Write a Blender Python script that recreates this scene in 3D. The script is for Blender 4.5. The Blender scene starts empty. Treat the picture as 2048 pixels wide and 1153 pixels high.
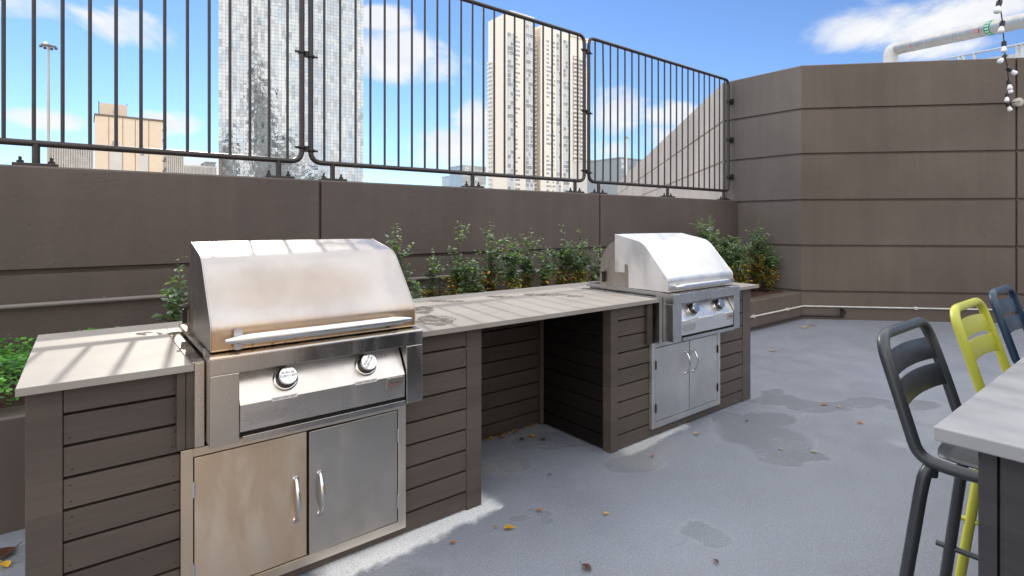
import bpy, math, random
from mathutils import Vector, Matrix
R = math.radians
scene = bpy.context.scene
COL = scene.collection

# ---------------------------------------------------------------- camera model
F = 1080.0; CX = 1024.0; HY = 447.0; H = 1.42; TH = R(51.7)
FW = Vector((math.cos(TH), math.sin(TH), 0)); RT = Vector((math.sin(TH), -math.cos(TH), 0))
def at(px, py, t):
    """world point seen in direction (px,py) at distance t along the view axis"""
    return FW*t + RT*((px-CX)/F*t) + Vector((0, 0, H-(py-HY)*t/F))
def gz(px, py, z=0.0):
    return at(px, py, F*(H-z)/(py-HY))
def oY(px, py, Y):
    a = (px-CX)/F; return at(px, py, Y/(FW.y+a*RT.y))
def oX(px, py, X):
    a = (px-CX)/F; return at(px, py, X/(FW.x+a*RT.x))

# ---------------------------------------------------------------- node helpers
class NT:
    def __init__(s, nt): s.nt = nt; s.n = nt.nodes; s.l = nt.links
    def new(s, t, **kw):
        n = s.n.new(t)
        for k, v in kw.items(): setattr(n, k, v)
        return n
    def put(s, sock, v):
        if isinstance(v, bpy.types.NodeSocket): s.l.new(v, sock)
        elif v is not None: sock.default_value = v
    def math(s, op, a, b=None, c=None, clamp=False):
        n = s.new('ShaderNodeMath', operation=op, use_clamp=clamp)
        s.put(n.inputs[0], a)
        if b is not None: s.put(n.inputs[1], b)
        if c is not None: s.put(n.inputs[2], c)
        return n.outputs[0]
    def vmath(s, op, a, b=None, out=0):
        n = s.new('ShaderNodeVectorMath', operation=op)
        s.put(n.inputs[0], a)
        if b is not None: s.put(n.inputs[1], b)
        return n.outputs[out]
    def noise(s, vec, scale, detail=4, rough=.55, dist=0.0, out=0):
        n = s.new('ShaderNodeTexNoise')
        if vec is not None: s.l.new(vec, n.inputs['Vector'])
        n.inputs['Scale'].default_value = scale; n.inputs['Detail'].default_value = detail
        n.inputs['Roughness'].default_value = rough; n.inputs['Distortion'].default_value = dist
        return n.outputs[out]
    def ramp(s, v, a, b, lo=0.0, hi=1.0, smooth=True):
        n = s.new('ShaderNodeMapRange'); n.interpolation_type = 'SMOOTHSTEP' if smooth else 'LINEAR'
        s.put(n.inputs[0], v); n.inputs[1].default_value = a; n.inputs[2].default_value = b
        n.inputs[3].default_value = lo; n.inputs[4].default_value = hi
        return n.outputs[0]
    def mix(s, f, a, b, blend='MIX'):
        n = s.new('ShaderNodeMix', data_type='RGBA', blend_type=blend)
        s.put(n.inputs[0], f); s.put(n.inputs[6], a if not isinstance(a, tuple) else (*a[:3], 1)); s.put(n.inputs[7], b if not isinstance(b, tuple) else (*b[:3], 1))
        return n.outputs[2]
    def mapping(s, vec, scale=(1,1,1), loc=(0,0,0), rot=(0,0,0)):
        n = s.new('ShaderNodeMapping'); s.l.new(vec, n.inputs[0])
        n.inputs['Scale'].default_value = scale; n.inputs['Location'].default_value = loc; n.inputs['Rotation'].default_value = rot
        return n.outputs[0]
    def sep(s, vec):
        n = s.new('ShaderNodeSeparateXYZ'); s.l.new(vec, n.inputs[0]); return n.outputs
    def pos(s):
        return s.new('ShaderNodeNewGeometry').outputs['Position']
    def bump(s, h, strength=.3, dist=.01, normal=None):
        n = s.new('ShaderNodeBump'); s.put(n.inputs['Height'], h)
        n.inputs['Strength'].default_value = strength; n.inputs['Distance'].default_value = dist
        if normal is not None: s.l.new(normal, n.inputs['Normal'])
        return n.outputs[0]

def base_mat(name, color=(.5,.5,.5), rough=.5, metal=0.0, spec=.5):
    m = bpy.data.materials.new(name); m.use_nodes = True
    t = NT(m.node_tree); b = t.n['Principled BSDF']
    b.inputs['Base Color'].default_value = (*color, 1); b.inputs['Roughness'].default_value = rough
    b.inputs['Metallic'].default_value = metal; b.inputs['Specular IOR Level'].default_value = spec
    return m, t, b

def speck_mat(name, color, rough=.5, metal=0.0, var=.12, scale=6.0, bumps=.15, bscale=60, bdist=.002, spec=.5, rvar=.1):
    m, t, b = base_mat(name, color, rough, metal, spec)
    p = t.pos()
    n = t.noise(p, scale, 6, .6)
    f = t.ramp(n, .25, .75, 0, 1, False)
    lo = tuple(c*(1-var) for c in color); hi = tuple(min(1, c*(1+var)) for c in color)
    t.l.new(t.mix(f, lo, hi), b.inputs['Base Color'])
    t.l.new(t.ramp(t.noise(p, scale*1.7, 4), .2, .8, max(.02, rough-rvar), min(1, rough+rvar), False), b.inputs['Roughness'])
    if bumps: t.l.new(t.bump(t.noise(p, bscale, 5, .6), bumps, bdist), b.inputs['Normal'])
    return m

# painted concrete: board-marked patches, pin holes, runs
def concrete_mat(name, color, rough=.5, runs=0.3):
    m, t, b = base_mat(name, color, rough, 0, .3)
    p = t.pos()
    big = t.noise(p, .7, 5, .55)
    str_ = t.noise(t.mapping(p, (6, 6, .5)), 1.2, 5, .6)
    hor = t.noise(t.mapping(p, (.8, .8, 9)), 1.5, 5, .65)
    f = t.math('ADD', t.math('MULTIPLY', big, .6), t.math('ADD', t.math('MULTIPLY', str_, .25*runs/.3), t.math('MULTIPLY', hor, .06)))
    c = t.mix(t.ramp(f, .3, .7), tuple(x*.80 for x in color), tuple(x*1.16 for x in color))
    scuff = t.ramp(t.noise(p, 9, 8, .7), .72, .78)
    c = t.mix(t.math('MULTIPLY', scuff, .35), c, tuple(min(1, x*1.7) for x in color))
    vo = t.new('ShaderNodeTexVoronoi'); t.l.new(p, vo.inputs['Vector']); vo.inputs['Scale'].default_value = 5.5
    pick = t.ramp(t.noise(p, 2.3, 2), .56, .62)
    hole = t.math('MULTIPLY', t.ramp(vo.outputs['Distance'], .035, .07, 1, 0), pick)
    c = t.mix(t.math('MULTIPLY', hole, .6), c, tuple(x*.35 for x in color))
    t.l.new(c, b.inputs['Base Color'])
    t.l.new(t.ramp(big, .3, .7, rough-.08, rough+.1), b.inputs['Roughness'])
    tear = t.ramp(t.noise(p, 3.1, 10, .62, 1.2), .60, .64)
    h = t.math('ADD', t.math('MULTIPLY', t.noise(p, 26, 7, .65), .35), t.math('MULTIPLY', tear, -.14))
    h = t.math('ADD', h, t.math('MULTIPLY', t.noise(p, 3.5, 6, .6), .7))
    h = t.math('SUBTRACT', h, t.math('MULTIPLY', hole, 1.0))
    t.l.new(t.bump(h, .55, .012), b.inputs['Normal'])
    return m

def wood_mat(name, color, rough=.42, spec=.28):
    m, t, b = base_mat(name, color, rough, 0, spec)
    p = t.pos()
    g = t.noise(t.mapping(p, (2.2, 2.2, 30)), 2.0, 7, .6, .6)
    big = t.noise(t.mapping(p, (1.2, 1.2, 9.8)), 1.0, 3, .5)
    wn = t.new('ShaderNodeTexWhiteNoise', noise_dimensions='2D')
    cx_ = t.new('ShaderNodeCombineXYZ'); sp_ = t.sep(p)
    t.l.new(t.math('FLOOR', t.math('DIVIDE', t.math('ADD', sp_[2], .0083), .1023)), cx_.inputs[0]); t.l.new(t.math('FLOOR', t.math('DIVIDE', t.math('ADD', sp_[0], .5), 1.3)), cx_.inputs[1])
    t.l.new(cx_.outputs[0], wn.inputs['Vector'])
    f = t.math('ADD', t.math('MULTIPLY', g, .35), t.math('ADD', t.math('MULTIPLY', big, .40), t.math('MULTIPLY', wn.outputs['Value'], .25)))
    c = t.mix(t.ramp(f, .25, .75), tuple(x*.78 for x in color), tuple(x*1.2 for x in color))
    ding = t.ramp(t.noise(p, 21, 6, .7), .73, .77)
    c = t.mix(t.math('MULTIPLY', ding, .45), c, tuple(min(1, x*2.1) for x in color))
    vo = t.new('ShaderNodeTexVoronoi'); t.l.new(p, vo.inputs['Vector']); vo.inputs['Scale'].default_value = 7
    spot = t.math('MULTIPLY', t.ramp(vo.outputs['Distance'], .03, .05, 1, 0), t.ramp(t.noise(p, 3.1, 2), .5, .55))
    c = t.mix(t.math('MULTIPLY', spot, .6), c, tuple(x*.4 for x in color))
    t.l.new(c, b.inputs['Base Color'])
    t.l.new(t.ramp(g, .2, .8, rough-.07, rough+.12), b.inputs['Roughness'])
    t.l.new(t.bump(t.math('ADD', g, t.math('MULTIPLY', t.noise(p, 70, 4), .3)), .3, .0025), b.inputs['Normal'])
    return m

# brushed stainless; tint = list of (mask kind) for tarnish or painted warm reflection
def steel_mat(name, color=(.62,.61,.60), rough=.3, brush='x', tan=0.0, lip=None, blotch=None, left=None, aniso=.4, warm=(.60,.40,.22), smear=.1):
    aniso = 0
    m, t, b = base_mat(name, color, rough, 1.0)
    p = t.pos()
    sc = {'x': (1.2, 60, 60), 'z': (50, 50, 1.2)}[brush]
    br = t.noise(t.mapping(p, sc), 3.0, 4, .6)
    blot = t.noise(p, 3.4, 5, .55, .4)
    sm = t.noise(t.mapping(p, (3.5, 3.5, 1.1)), 2.2, 5, .55, .8)
    c = t.mix(t.ramp(blot, .3, .7), tuple(x*.9 for x in color), tuple(min(1, x*1.06) for x in color))
    if tan > 0:
        c = t.mix(t.ramp(sm, .35, .66, tan*.35, tan), c, warm)
    s = t.sep(p)
    if lip:   # heat tint along the lower lip of the hood
        z0, z1, a = lip
        nz = t.math('ADD', s[2], t.math('MULTIPLY', t.math('SUBTRACT', t.noise(p, 7, 5), .5), .05))
        f = t.math('MULTIPLY', t.ramp(nz, z0, z1, 1, 0), t.ramp(blot, .2, .7, a*.7, a))
        c = t.mix(f, c, (.60, .40, .22))
        rust = t.math('MULTIPLY', t.ramp(t.noise(p, 28, 8, .7), .57, .66), t.ramp(nz, z0-.02, z1, .85, 0))
        c = t.mix(rust, c, (.12, .06, .03))
    if blotch:
        cx, cz, rx, rz, a = blotch
        d = t.math('ADD', t.math('POWER', t.math('DIVIDE', t.math('SUBTRACT', s[0], cx), rx), 2.0), t.math('POWER', t.math('DIVIDE', t.math('SUBTRACT', s[2], cz), rz), 2.0))
        d = t.math('ADD', d, t.math('MULTIPLY', t.math('SUBTRACT', t.noise(p, 9, 6, .6), .5), 1.3))
        c = t.mix(t.ramp(d, .1, 1.6, a, 0), c, (.34, .27, .21))
    if left:  # warm tint towards low x; paints the golden reflection on the door frame
        x0, x1, a = left
        nx = t.math('ADD', s[0], t.math('MULTIPLY', t.math('SUBTRACT', sm, .5), .35))
        c = t.mix(t.ramp(nx, x0, x1, a, 0), c, warm)
    fine = t.ramp(t.noise(p, 60, 4, .7), .68, .74)
    c = t.mix(t.math('MULTIPLY', fine, .07), c, (.25, .2, .17))
    t.l.new(c, b.inputs['Base Color'])
    rr = t.math('ADD', t.ramp(sm, .3, .7, rough-smear*.6, rough+smear), t.math('MULTIPLY', t.math('SUBTRACT', br, .5), .05))
    t.l.new(rr, b.inputs['Roughness'])
    b.inputs['Anisotropic'].default_value = aniso
    t.l.new(t.bump(t.noise(p, 2.6, 2), .10, .004), b.inputs['Normal'])
    return m

def blob_mask(t, p, spec, wob=.35, wscale=5.0):
    p0 = p
    nz = t.noise(p, wscale*.45, 5, .6, out=1)
    p = t.vmath('ADD', p, t.vmath('MULTIPLY', t.vmath('SUBTRACT', nz, (.5, .5, .5)), (.22/wscale*6, .22/wscale*6, 0)))
    """union of noisy ellipses on a horizontal plane; spec = (px, py, rx, ry, z)"""
    wob_n = t.math('MULTIPLY', t.math('SUBTRACT', t.noise(p, wscale, 6, .6), .5), wob*4)
    s = t.sep(p); out = None
    for (px, py, rx, ry, z) in spec:
        c = gz(px, py, z); a = gz(px+rx, py, z)-c; b2 = gz(px, py+ry, z)-c
        det = a.x*b2.y-a.y*b2.x
        X = t.math('SUBTRACT', s[0], c.x); Y = t.math('SUBTRACT', s[1], c.y)
        u = t.math('ADD', t.math('MULTIPLY', X, b2.y/det), t.math('MULTIPLY', Y, -b2.x/det))
        v = t.math('ADD', t.math('MULTIPLY', X, -a.y/det), t.math('MULTIPLY', Y, a.x/det))
        d = t.math('ADD', t.math('ADD', t.math('MULTIPLY', u, u), t.math('MULTIPLY', v, v)), wob_n)
        out = d if out is None else t.math('MINIMUM', out, d)
    return out

# ---------------------------------------------------------------- mesh builder
class MB:
    def __init__(s): s.v = []; s.f = []; s.m = []; s.sm = []
    def add(s, vs, fs, mat=0, smooth=False):
        o = len(s.v); s.v += [Vector(v) for v in vs]
        for f in fs: s.f.append(tuple(i+o for i in f)); s.m.append(mat); s.sm.append(smooth)
        return s
    def box(s, x0, y0, z0, x1, y1, z1, mat=0):
        x0, x1 = sorted((x0, x1)); y0, y1 = sorted((y0, y1)); z0, z1 = sorted((z0, z1))
        vs = [(x0,y0,z0),(x1,y0,z0),(x1,y1,z0),(x0,y1,z0),(x0,y0,z1),(x1,y0,z1),(x1,y1,z1),(x0,y1,z1)]
        return s.add(vs, [(0,3,2,1),(4,5,6,7),(0,1,5,4),(1,2,6,5),(2,3,7,6),(3,0,4,7)], mat)
    def obox(s, c, ax, ay, az, mat=0):
        """oriented box: centre c, half-axis vectors"""
        c = Vector(c); ax, ay, az = Vector(ax), Vector(ay), Vector(az)
        vs = [c-ax-ay-az, c+ax-ay-az, c+ax+ay-az, c-ax+ay-az, c-ax-ay+az, c+ax-ay+az, c+ax+ay+az, c-ax+ay+az]
        return s.add(vs, [(0,3,2,1),(4,5,6,7),(0,1,5,4),(1,2,6,5),(2,3,7,6),(3,0,4,7)], mat)
    def prism(s, prof, p0, p1, e1, e2, mat=0, smooth=False, caps=True):
        """extrude profile [(a,b)] in the plane e1,e2 from p0 to p1"""
        n = len(prof); p0 = Vector(p0); p1 = Vector(p1); e1 = Vector(e1); e2 = Vector(e2)
        vs = [p0+e1*a+e2*b for a, b in prof]+[p1+e1*a+e2*b for a, b in prof]
        s.add(vs, [(i, (i+1) % n, (i+1) % n+n, i+n) for i in range(n)], mat, smooth)
        if caps: s.add(vs, [tuple(range(n))[::-1], tuple(range(n, 2*n))], mat)
        return s
    def tube(s, pts, r, n=10, mat=0, caps=True, closed=False):
        pts = [Vector(p) for p in pts]; k = len(pts)
        rs = r if isinstance(r, (list, tuple)) else [r]*k
        vs = []; up = None
        for i, p in enumerate(pts):
            if closed: d = pts[(i+1) % k]-pts[i-1]
            else: d = pts[min(i+1, k-1)]-pts[max(i-1, 0)]
            d.normalize()
            if up is None:
                up = Vector((0, 0, 1)) if abs(d.z) < .9 else Vector((1, 0, 0))
            up = (up-d*up.dot(d)).normalized(); sd = d.cross(up)
            for j in range(n):
                a = 2*math.pi*j/n; vs.append(p+(up*math.cos(a)+sd*math.sin(a))*rs[i])
        fs = []
        for i in range(k if closed else k-1):
            for j in range(n):
                a = i*n+j; b = i*n+(j+1) % n; i2 = (i+1) % k
                fs.append((a, i2*n+j, i2*n+(j+1) % n, b))
        s.add(vs, fs, mat, True)
        if caps and not closed:
            s.add(vs, [tuple(range(n)), tuple(range((k-1)*n, k*n))[::-1]], mat)
        return s
    def lathe(s, prof, o, axis, n=28, mat=0, smooth=True):
        """prof [(r,h)] along axis from o"""
        o = Vector(o); d = Vector(axis).normalized()
        u = (Vector((0, 0, 1)) if abs(d.z) < .9 else Vector((1, 0, 0))); u = (u-d*u.dot(d)).normalized(); w = d.cross(u)
        vs = [o+d*h+(u*math.cos(2*math.pi*j/n)+w*math.sin(2*math.pi*j/n))*r for r, h in prof for j in range(n)]
        fs = [(i*n+j, i*n+(j+1) % n, (i+1)*n+(j+1) % n, (i+1)*n+j) for i in range(len(prof)-1) for j in range(n)]
        s.add(vs, fs, mat, smooth)
        s.add(vs, [tuple(range(n))[::-1], tuple(range((len(prof)-1)*n, len(prof)*n))], mat)
        return s
    def build(s, name, mats, parent=None, bevel=0.0, origin=None, segs=2):
        if not isinstance(mats, (list, tuple)): mats = [mats]
        if parent is not None:
            o = Vector(parent['_o']) if '_o' in parent else Vector((0, 0, 0))
        elif origin is not None: o = Vector(origin)
        else:
            xs = [v.x for v in s.v]; ys = [v.y for v in s.v]; zs = [v.z for v in s.v]
            o = Vector(((min(xs)+max(xs))/2, (min(ys)+max(ys))/2, min(zs)))
        me = bpy.data.meshes.new(name); me.from_pydata([tuple(v-o) for v in s.v], [], s.f)
        for m in mats: me.materials.append(m)
        me.polygons.foreach_set('material_index', s.m); me.polygons.foreach_set('use_smooth', s.sm)
        me.update()
        ob = bpy.data.objects.new(name, me); COL.objects.link(ob)
        if parent is not None: ob.parent = parent; ob['_o'] = tuple(o)
        else: ob.location = o; ob['_o'] = tuple(o)
        if bevel:
            bv = ob.modifiers.new('bevel', 'BEVEL'); bv.width = bevel; bv.segments = segs; bv.limit_method = 'ANGLE'; bv.angle_limit = R(50); bv.harden_normals = False
        return ob

def thing(name, label, cat, loc, group=None):
    o = bpy.data.objects.new(name, None); COL.objects.link(o); o.location = loc; o.empty_display_size = .1
    o['_o'] = tuple(loc); o['label'] = label; o['category'] = cat
    if group: o['group'] = group
    return o
def tag(o, label=None, cat=None, group=None, kind=None):
    if label: o['label'] = label
    if cat: o['category'] = cat
    if group: o['group'] = group
    if kind: o['kind'] = kind
    return o
def fillet(pts, rad, seg=6):
    pts = [Vector(p) for p in pts]; out = [pts[0]]
    for i in range(1, len(pts)-1):
        a, b, c = pts[i-1], pts[i], pts[i+1]
        r = rad[i-1] if isinstance(rad, (list, tuple)) else rad
        d1 = (a-b).normalized(); d2 = (c-b).normalized()
        k = min(r, (a-b).length*.49, (c-b).length*.49)
        p, q = b+d1*k, b+d2*k
        for j in range(seg+1):
            u = j/seg; out.append(p*(1-u)**2+b*2*u*(1-u)+q*u*u)
    out.append(pts[-1]); return out
def text_part(body, size, origin, ex, ey, mat, parent, name='lettering', depth=.0004, align='CENTER', spacing=1.0):
    cu = bpy.data.curves.new(name, 'FONT'); cu.body = body; cu.size = size; cu.align_x = align; cu.align_y = 'CENTER'; cu.extrude = depth; cu.space_character = spacing; cu.resolution_u = 2
    tmp = bpy.data.objects.new('tmp', cu); COL.objects.link(tmp)
    dg = bpy.context.evaluated_depsgraph_get(); me = bpy.data.meshes.new_from_object(tmp.evaluated_get(dg))
    bpy.data.objects.remove(tmp); bpy.data.curves.remove(cu)
    ex = Vector(ex).normalized(); ey = Vector(ey).normalized(); ez = ex.cross(ey)
    M = Matrix((( ex.x, ey.x, ez.x, origin[0]), (ex.y, ey.y, ez.y, origin[1]), (ex.z, ey.z, ez.z, origin[2]), (0, 0, 0, 1)))
    po = Vector(parent['_o']); me.transform(Matrix.Translation(-po) @ M)
    me.materials.clear(); me.materials.append(mat); me.name = name
    for p in me.polygons: p.material_index = 0
    ob = bpy.data.objects.new(name, me); COL.objects.link(ob); ob.parent = parent; ob['_o'] = tuple(po)
    return ob

# ---------------------------------------------------------------- camera
cam = bpy.data.cameras.new('camera'); co = bpy.data.objects.new('camera', cam); COL.objects.link(co)
co.location = (0, 0, H); co.rotation_euler = (R(90), 0, R(51.7-90))
cam.sensor_width = 36; cam.lens = 36*F/2048; cam.shift_y = -(576.5-HY)/2048
cam.clip_start = .05; cam.clip_end = 6000
scene.camera = co
scene.render.resolution_x = 1024; scene.render.resolution_y = 576
scene.render.engine = 'CYCLES'
scene.view_settings.view_transform = 'Standard'; scene.view_settings.look = 'None'
scene.view_settings.exposure = EXPOSURE = 1.0; scene.view_settings.gamma = 1

# ---------------------------------------------------------------- sun and sky
SUN_AZ = R(81.3); SUN_EL = R(27.5)          # azimuth counted from +X towards +Y
S = Vector((math.cos(SUN_AZ)*math.cos(SUN_EL), math.sin(SUN_AZ)*math.cos(SUN_EL), math.sin(SUN_EL)))
sl = bpy.data.lights.new('sun', 'SUN'); so = bpy.data.objects.new('sun', sl); COL.objects.link(so)
so.rotation_euler = S.to_track_quat('Z', 'Y').to_euler(); so.location = (0, 0, 30)
sl.energy = 1.6; sl.angle = R(.55); sl.color = (1, .93, .82)

w = bpy.data.worlds.new('World'); scene.world = w; w.use_nodes = True
t = NT(w.node_tree); bg = t.n['Background']
sky = t.new('ShaderNodeTexSky'); sky.sky_type = 'NISHITA'; sky.sun_disc = False
sky.sun_elevation = SUN_EL; sky.sun_rotation = R(90)-SUN_AZ
sky.air_density = 1.0; sky.dust_density = 0.0; sky.ozone_density = 3.0; sky.altitude = 300
d = t.new('ShaderNodeTexCoord').outputs['Generated']
d = t.vmath('NORMALIZE', d)
skyc = t.mix(1.0, sky.outputs[0], (.80, .89, 1.09), 'MULTIPLY')
sz = t.sep(d)
# cumulus patches: each a noisy ellipse about a fixed direction
clouds = [(60,15,90,32),(220,48,95,42),(95,240,70,22),(345,248,60,26),(400,335,90,26),(765,34,62,26),(800,115,130,46),(890,135,80,36),
          (905,300,95,42),(950,235,45,45),(1225,235,70,52),(1215,300,60,26),(1335,232,60,26),(1330,275,60,30),(1740,52,150,50),(1960,22,130,34),(1900,98,90,24),(1060,330,120,30)]
mask = None
wn = t.noise(t.mapping(d, (1, 1, 1.7)), 6.5, 9, .62, .35)
for (px, py, rx, ry) in clouds:
    c = (at(px, py, 1)-Vector((0, 0, H))); L = c.length; c.normalize()
    u = Vector((c.y, -c.x, 0)).normalized(); v = u.cross(c)
    a = t.math('DIVIDE', t.vmath('DOT_PRODUCT', d, tuple(u), out=1), rx/F/L*.95)
    b2 = t.math('DIVIDE', t.math('SUBTRACT', t.vmath('DOT_PRODUCT', d, tuple(v), out=1), 0), ry/F/L)
    fr = t.ramp(t.vmath('DOT_PRODUCT', d, tuple(c), out=1), .2, .5, 9, 0)
    q = t.math('ADD', t.math('ADD', t.math('MULTIPLY', a, a), t.math('MULTIPLY', b2, b2)), fr)
    mask = q if mask is None else t.math('MINIMUM', mask, q)
q = t.math('ADD', mask, t.math('MULTIPLY', t.math('SUBTRACT', wn, .5), 5.2))
cl = t.ramp(q, -.15, 1.35, 1, 0)
back = t.ramp(t.vmath('DOT_PRODUCT', d, tuple(FW), out=1), -.25, .1, 1, 0)
gen = t.noise(t.mapping(d, (1, 1, 2.2)), 2.3, 8, .6, .4)
back = t.math('MAXIMUM', back, t.ramp(sz[2], .40, .54))
fill_cl = t.math('MULTIPLY', t.ramp(gen, .24, .44), back)  # unseen bright clouds added overhead and behind to fill the shaded terrace
cl = t.math('MAXIMUM', t.math('MULTIPLY', cl, .95), fill_cl)
cl = t.math('MULTIPLY', cl, t.ramp(sz[2], -.02, .05))
CL = 6.3; CFILL = 14.5
cloudc = t.mix(t.ramp(t.noise(t.mapping(d, (1, 1, 2.5)), 9, 6, .6), .3, .7), (CL*.86, CL*.89, CL*.95), (CL, CL, CL*.99))
fill_cloud = t.mix(t.ramp(t.noise(t.mapping(d, (1, 1, 2.5)), 5, 6, .6), .3, .7), (CFILL*.7, CFILL*.73, CFILL*.79), (CFILL, CFILL*.99, CFILL*.97))
cloudc = t.mix(back, cloudc, fill_cloud)
t.l.new(t.mix(cl, skyc, cloudc), bg.inputs[0]); bg.inputs[1].default_value = .08
# ================================================================ materials
TAUPE = (.126, .098, .081)
M = {}
M['concrete'] = concrete_mat('taupe painted concrete', TAUPE, .5)
M['concrete_grey'] = concrete_mat('greyer painted concrete', (.150, .130, .118), .5)
M['concrete_out'] = concrete_mat('outside concrete with painted sunlight', (.56, .49, .43), .7)  # tone raised to paint sunlight onto the receding wall
M['parapet'] = concrete_mat('parapet painted concrete', (.108, .086, .077), .45)
M['siding'] = wood_mat('taupe painted siding boards', (.088, .070, .060))
M['siding_shade'] = wood_mat('bay boards with painted shade', (.012, .010, .009), .6, .1)  # near-black colour paints the shade on the bay's right side
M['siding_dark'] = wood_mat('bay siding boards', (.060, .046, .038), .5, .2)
M['gap'] = speck_mat('dark gap', (.015, .013, .012), .9, bumps=0)
M['charcoal'] = wood_mat('charcoal painted panel', (.040, .037, .040), .4)
M['fence'] = speck_mat('bronze powder coated steel', (.030, .024, .022), .38, 0.0, .15, 20, .1, 200, .001)
M['bolt'] = speck_mat('dark weathered bolt', (.035, .030, .028), .5, .6, bumps=.2)
M['galv'] = speck_mat('galvanised steel', (.50, .51, .52), .42, .8, .15, 9)
M['conduit'] = speck_mat('painted conduit', (.17, .15, .14), .4)
M['conduit_white'] = speck_mat('scuffed white conduit', (.55, .53, .50), .4, 0, .2, 12)
M['black'] = speck_mat('black plastic', (.012, .012, .013), .4, bumps=0)
M['steel1'] = steel_mat('tarnished hood steel', (.43, .40, .385), .36, 'x', lip=(1.01, 1.075, .8), blotch=(.66, 1.165, .34, .085, .55))
M['steel2'] = steel_mat('clean hood steel', (.78, .77, .76), .42, 'x', lip=(.97, 1.01, .35))
M['steel_hood_side'] = steel_mat('hood side steel', (.82, .80, .78), .5, 'z')
M['steel_hood_side_shade'] = steel_mat('hood side steel with painted shade', (.27, .25, .24), .36, 'z', smear=.05)  # shade and dark reflection painted into the near grill's cheeks
M['steel_frame'] = steel_mat('frame steel', (.47, .455, .44), .25, 'x', left=(.35, .85, .55), warm=(.62, .50, .37))
M['steel_panel'] = steel_mat('control panel steel', (.62, .58, .54), .32, 'x', left=(.35, .9, .35), warm=(.66, .55, .45))
M['steel_warm_reflection'] = steel_mat('door steel with painted warm reflection', (.97, .82, .64), .38, 'z', tan=1.0, warm=(.66, .51, .37))  # golden reflection painted into the left door's colour
M['steel_doorframe'] = steel_mat('door frame steel', (.78, .71, .62), .34, 'z', left=(.3, 1.0, .8), warm=(.64, .50, .35))  # left tint carries the same warm reflection onto the frame
M['steel_door'] = steel_mat('brushed door steel', (.58, .54, .49), .34, 'z')
M['steel_door_pale'] = steel_mat('pale clouded door steel', (.62, .61, .59), .42, 'z', smear=.14)
M['steel_dark'] = steel_mat('sooty rear steel', (.42, .38, .34), .42, 'z', tan=.9, warm=(.16, .12, .09))
M['chrome'] = speck_mat('polished chrome', (.62, .61, .60), .14, 1.0, .05, 20, 0)
M['chrome_dark'] = speck_mat('dark knob ring', (.10, .095, .09), .25, .8)
M['sticker'] = speck_mat('worn white sticker', (.62, .60, .57), .5)
M['ink'] = speck_mat('dark ink', (.05, .05, .055), .6, bumps=0)
M['ink_grey'] = speck_mat('faded grey ink', (.25, .235, .225), .6, bumps=0)
M['ink_red'] = speck_mat('red ink', (.55, .06, .04), .6, bumps=0)
M['void'] = speck_mat('black interior', (.008, .008, .008), .8, bumps=0)
M['mulch'] = speck_mat('dark red bark mulch', (.070, .030, .020), .9, 0, .6, 60, 1.0, 60, .02)
M['stem'] = speck_mat('woody stem', (.12, .065, .035), .7)
def leafmat(n, c, rough=.45):
    m, t, b = base_mat(n, c, rough)
    p = t.pos(); f = t.noise(p, 18, 3)
    t.l.new(t.mix(t.ramp(f, .3, .7), tuple(x*.65 for x in c), tuple(min(1, x*1.4) for x in c)), b.inputs['Base Color'])
    tr = t.new('ShaderNodeBsdfTranslucent'); tr.inputs[0].default_value = (c[0]*1.3, c[1]*1.3, c[2]*.7, 1)
    mx = t.new('ShaderNodeMixShader'); mx.inputs[0].default_value = .3
    out = t.n['Material Output']; t.l.new(b.outputs[0], mx.inputs[1]); t.l.new(tr.outputs[0], mx.inputs[2]); t.l.new(mx.outputs[0], out.inputs[0])
    return m
LEAF = [leafmat('blue green leaf', (.115, .185, .115)), leafmat('deep green leaf', (.085, .155, .050)), leafmat('bright green leaf', (.22, .34, .07)), leafmat('yellow leaf', (.62, .33, .03)), leafmat('silvery leaf', (.30, .38, .31))]
COVER = [leafmat('parsley green', (.075, .24, .035)), leafmat('bright parsley green', (.15, .38, .06)), leafmat('dark parsley green', (.03, .11, .02))]

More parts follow.
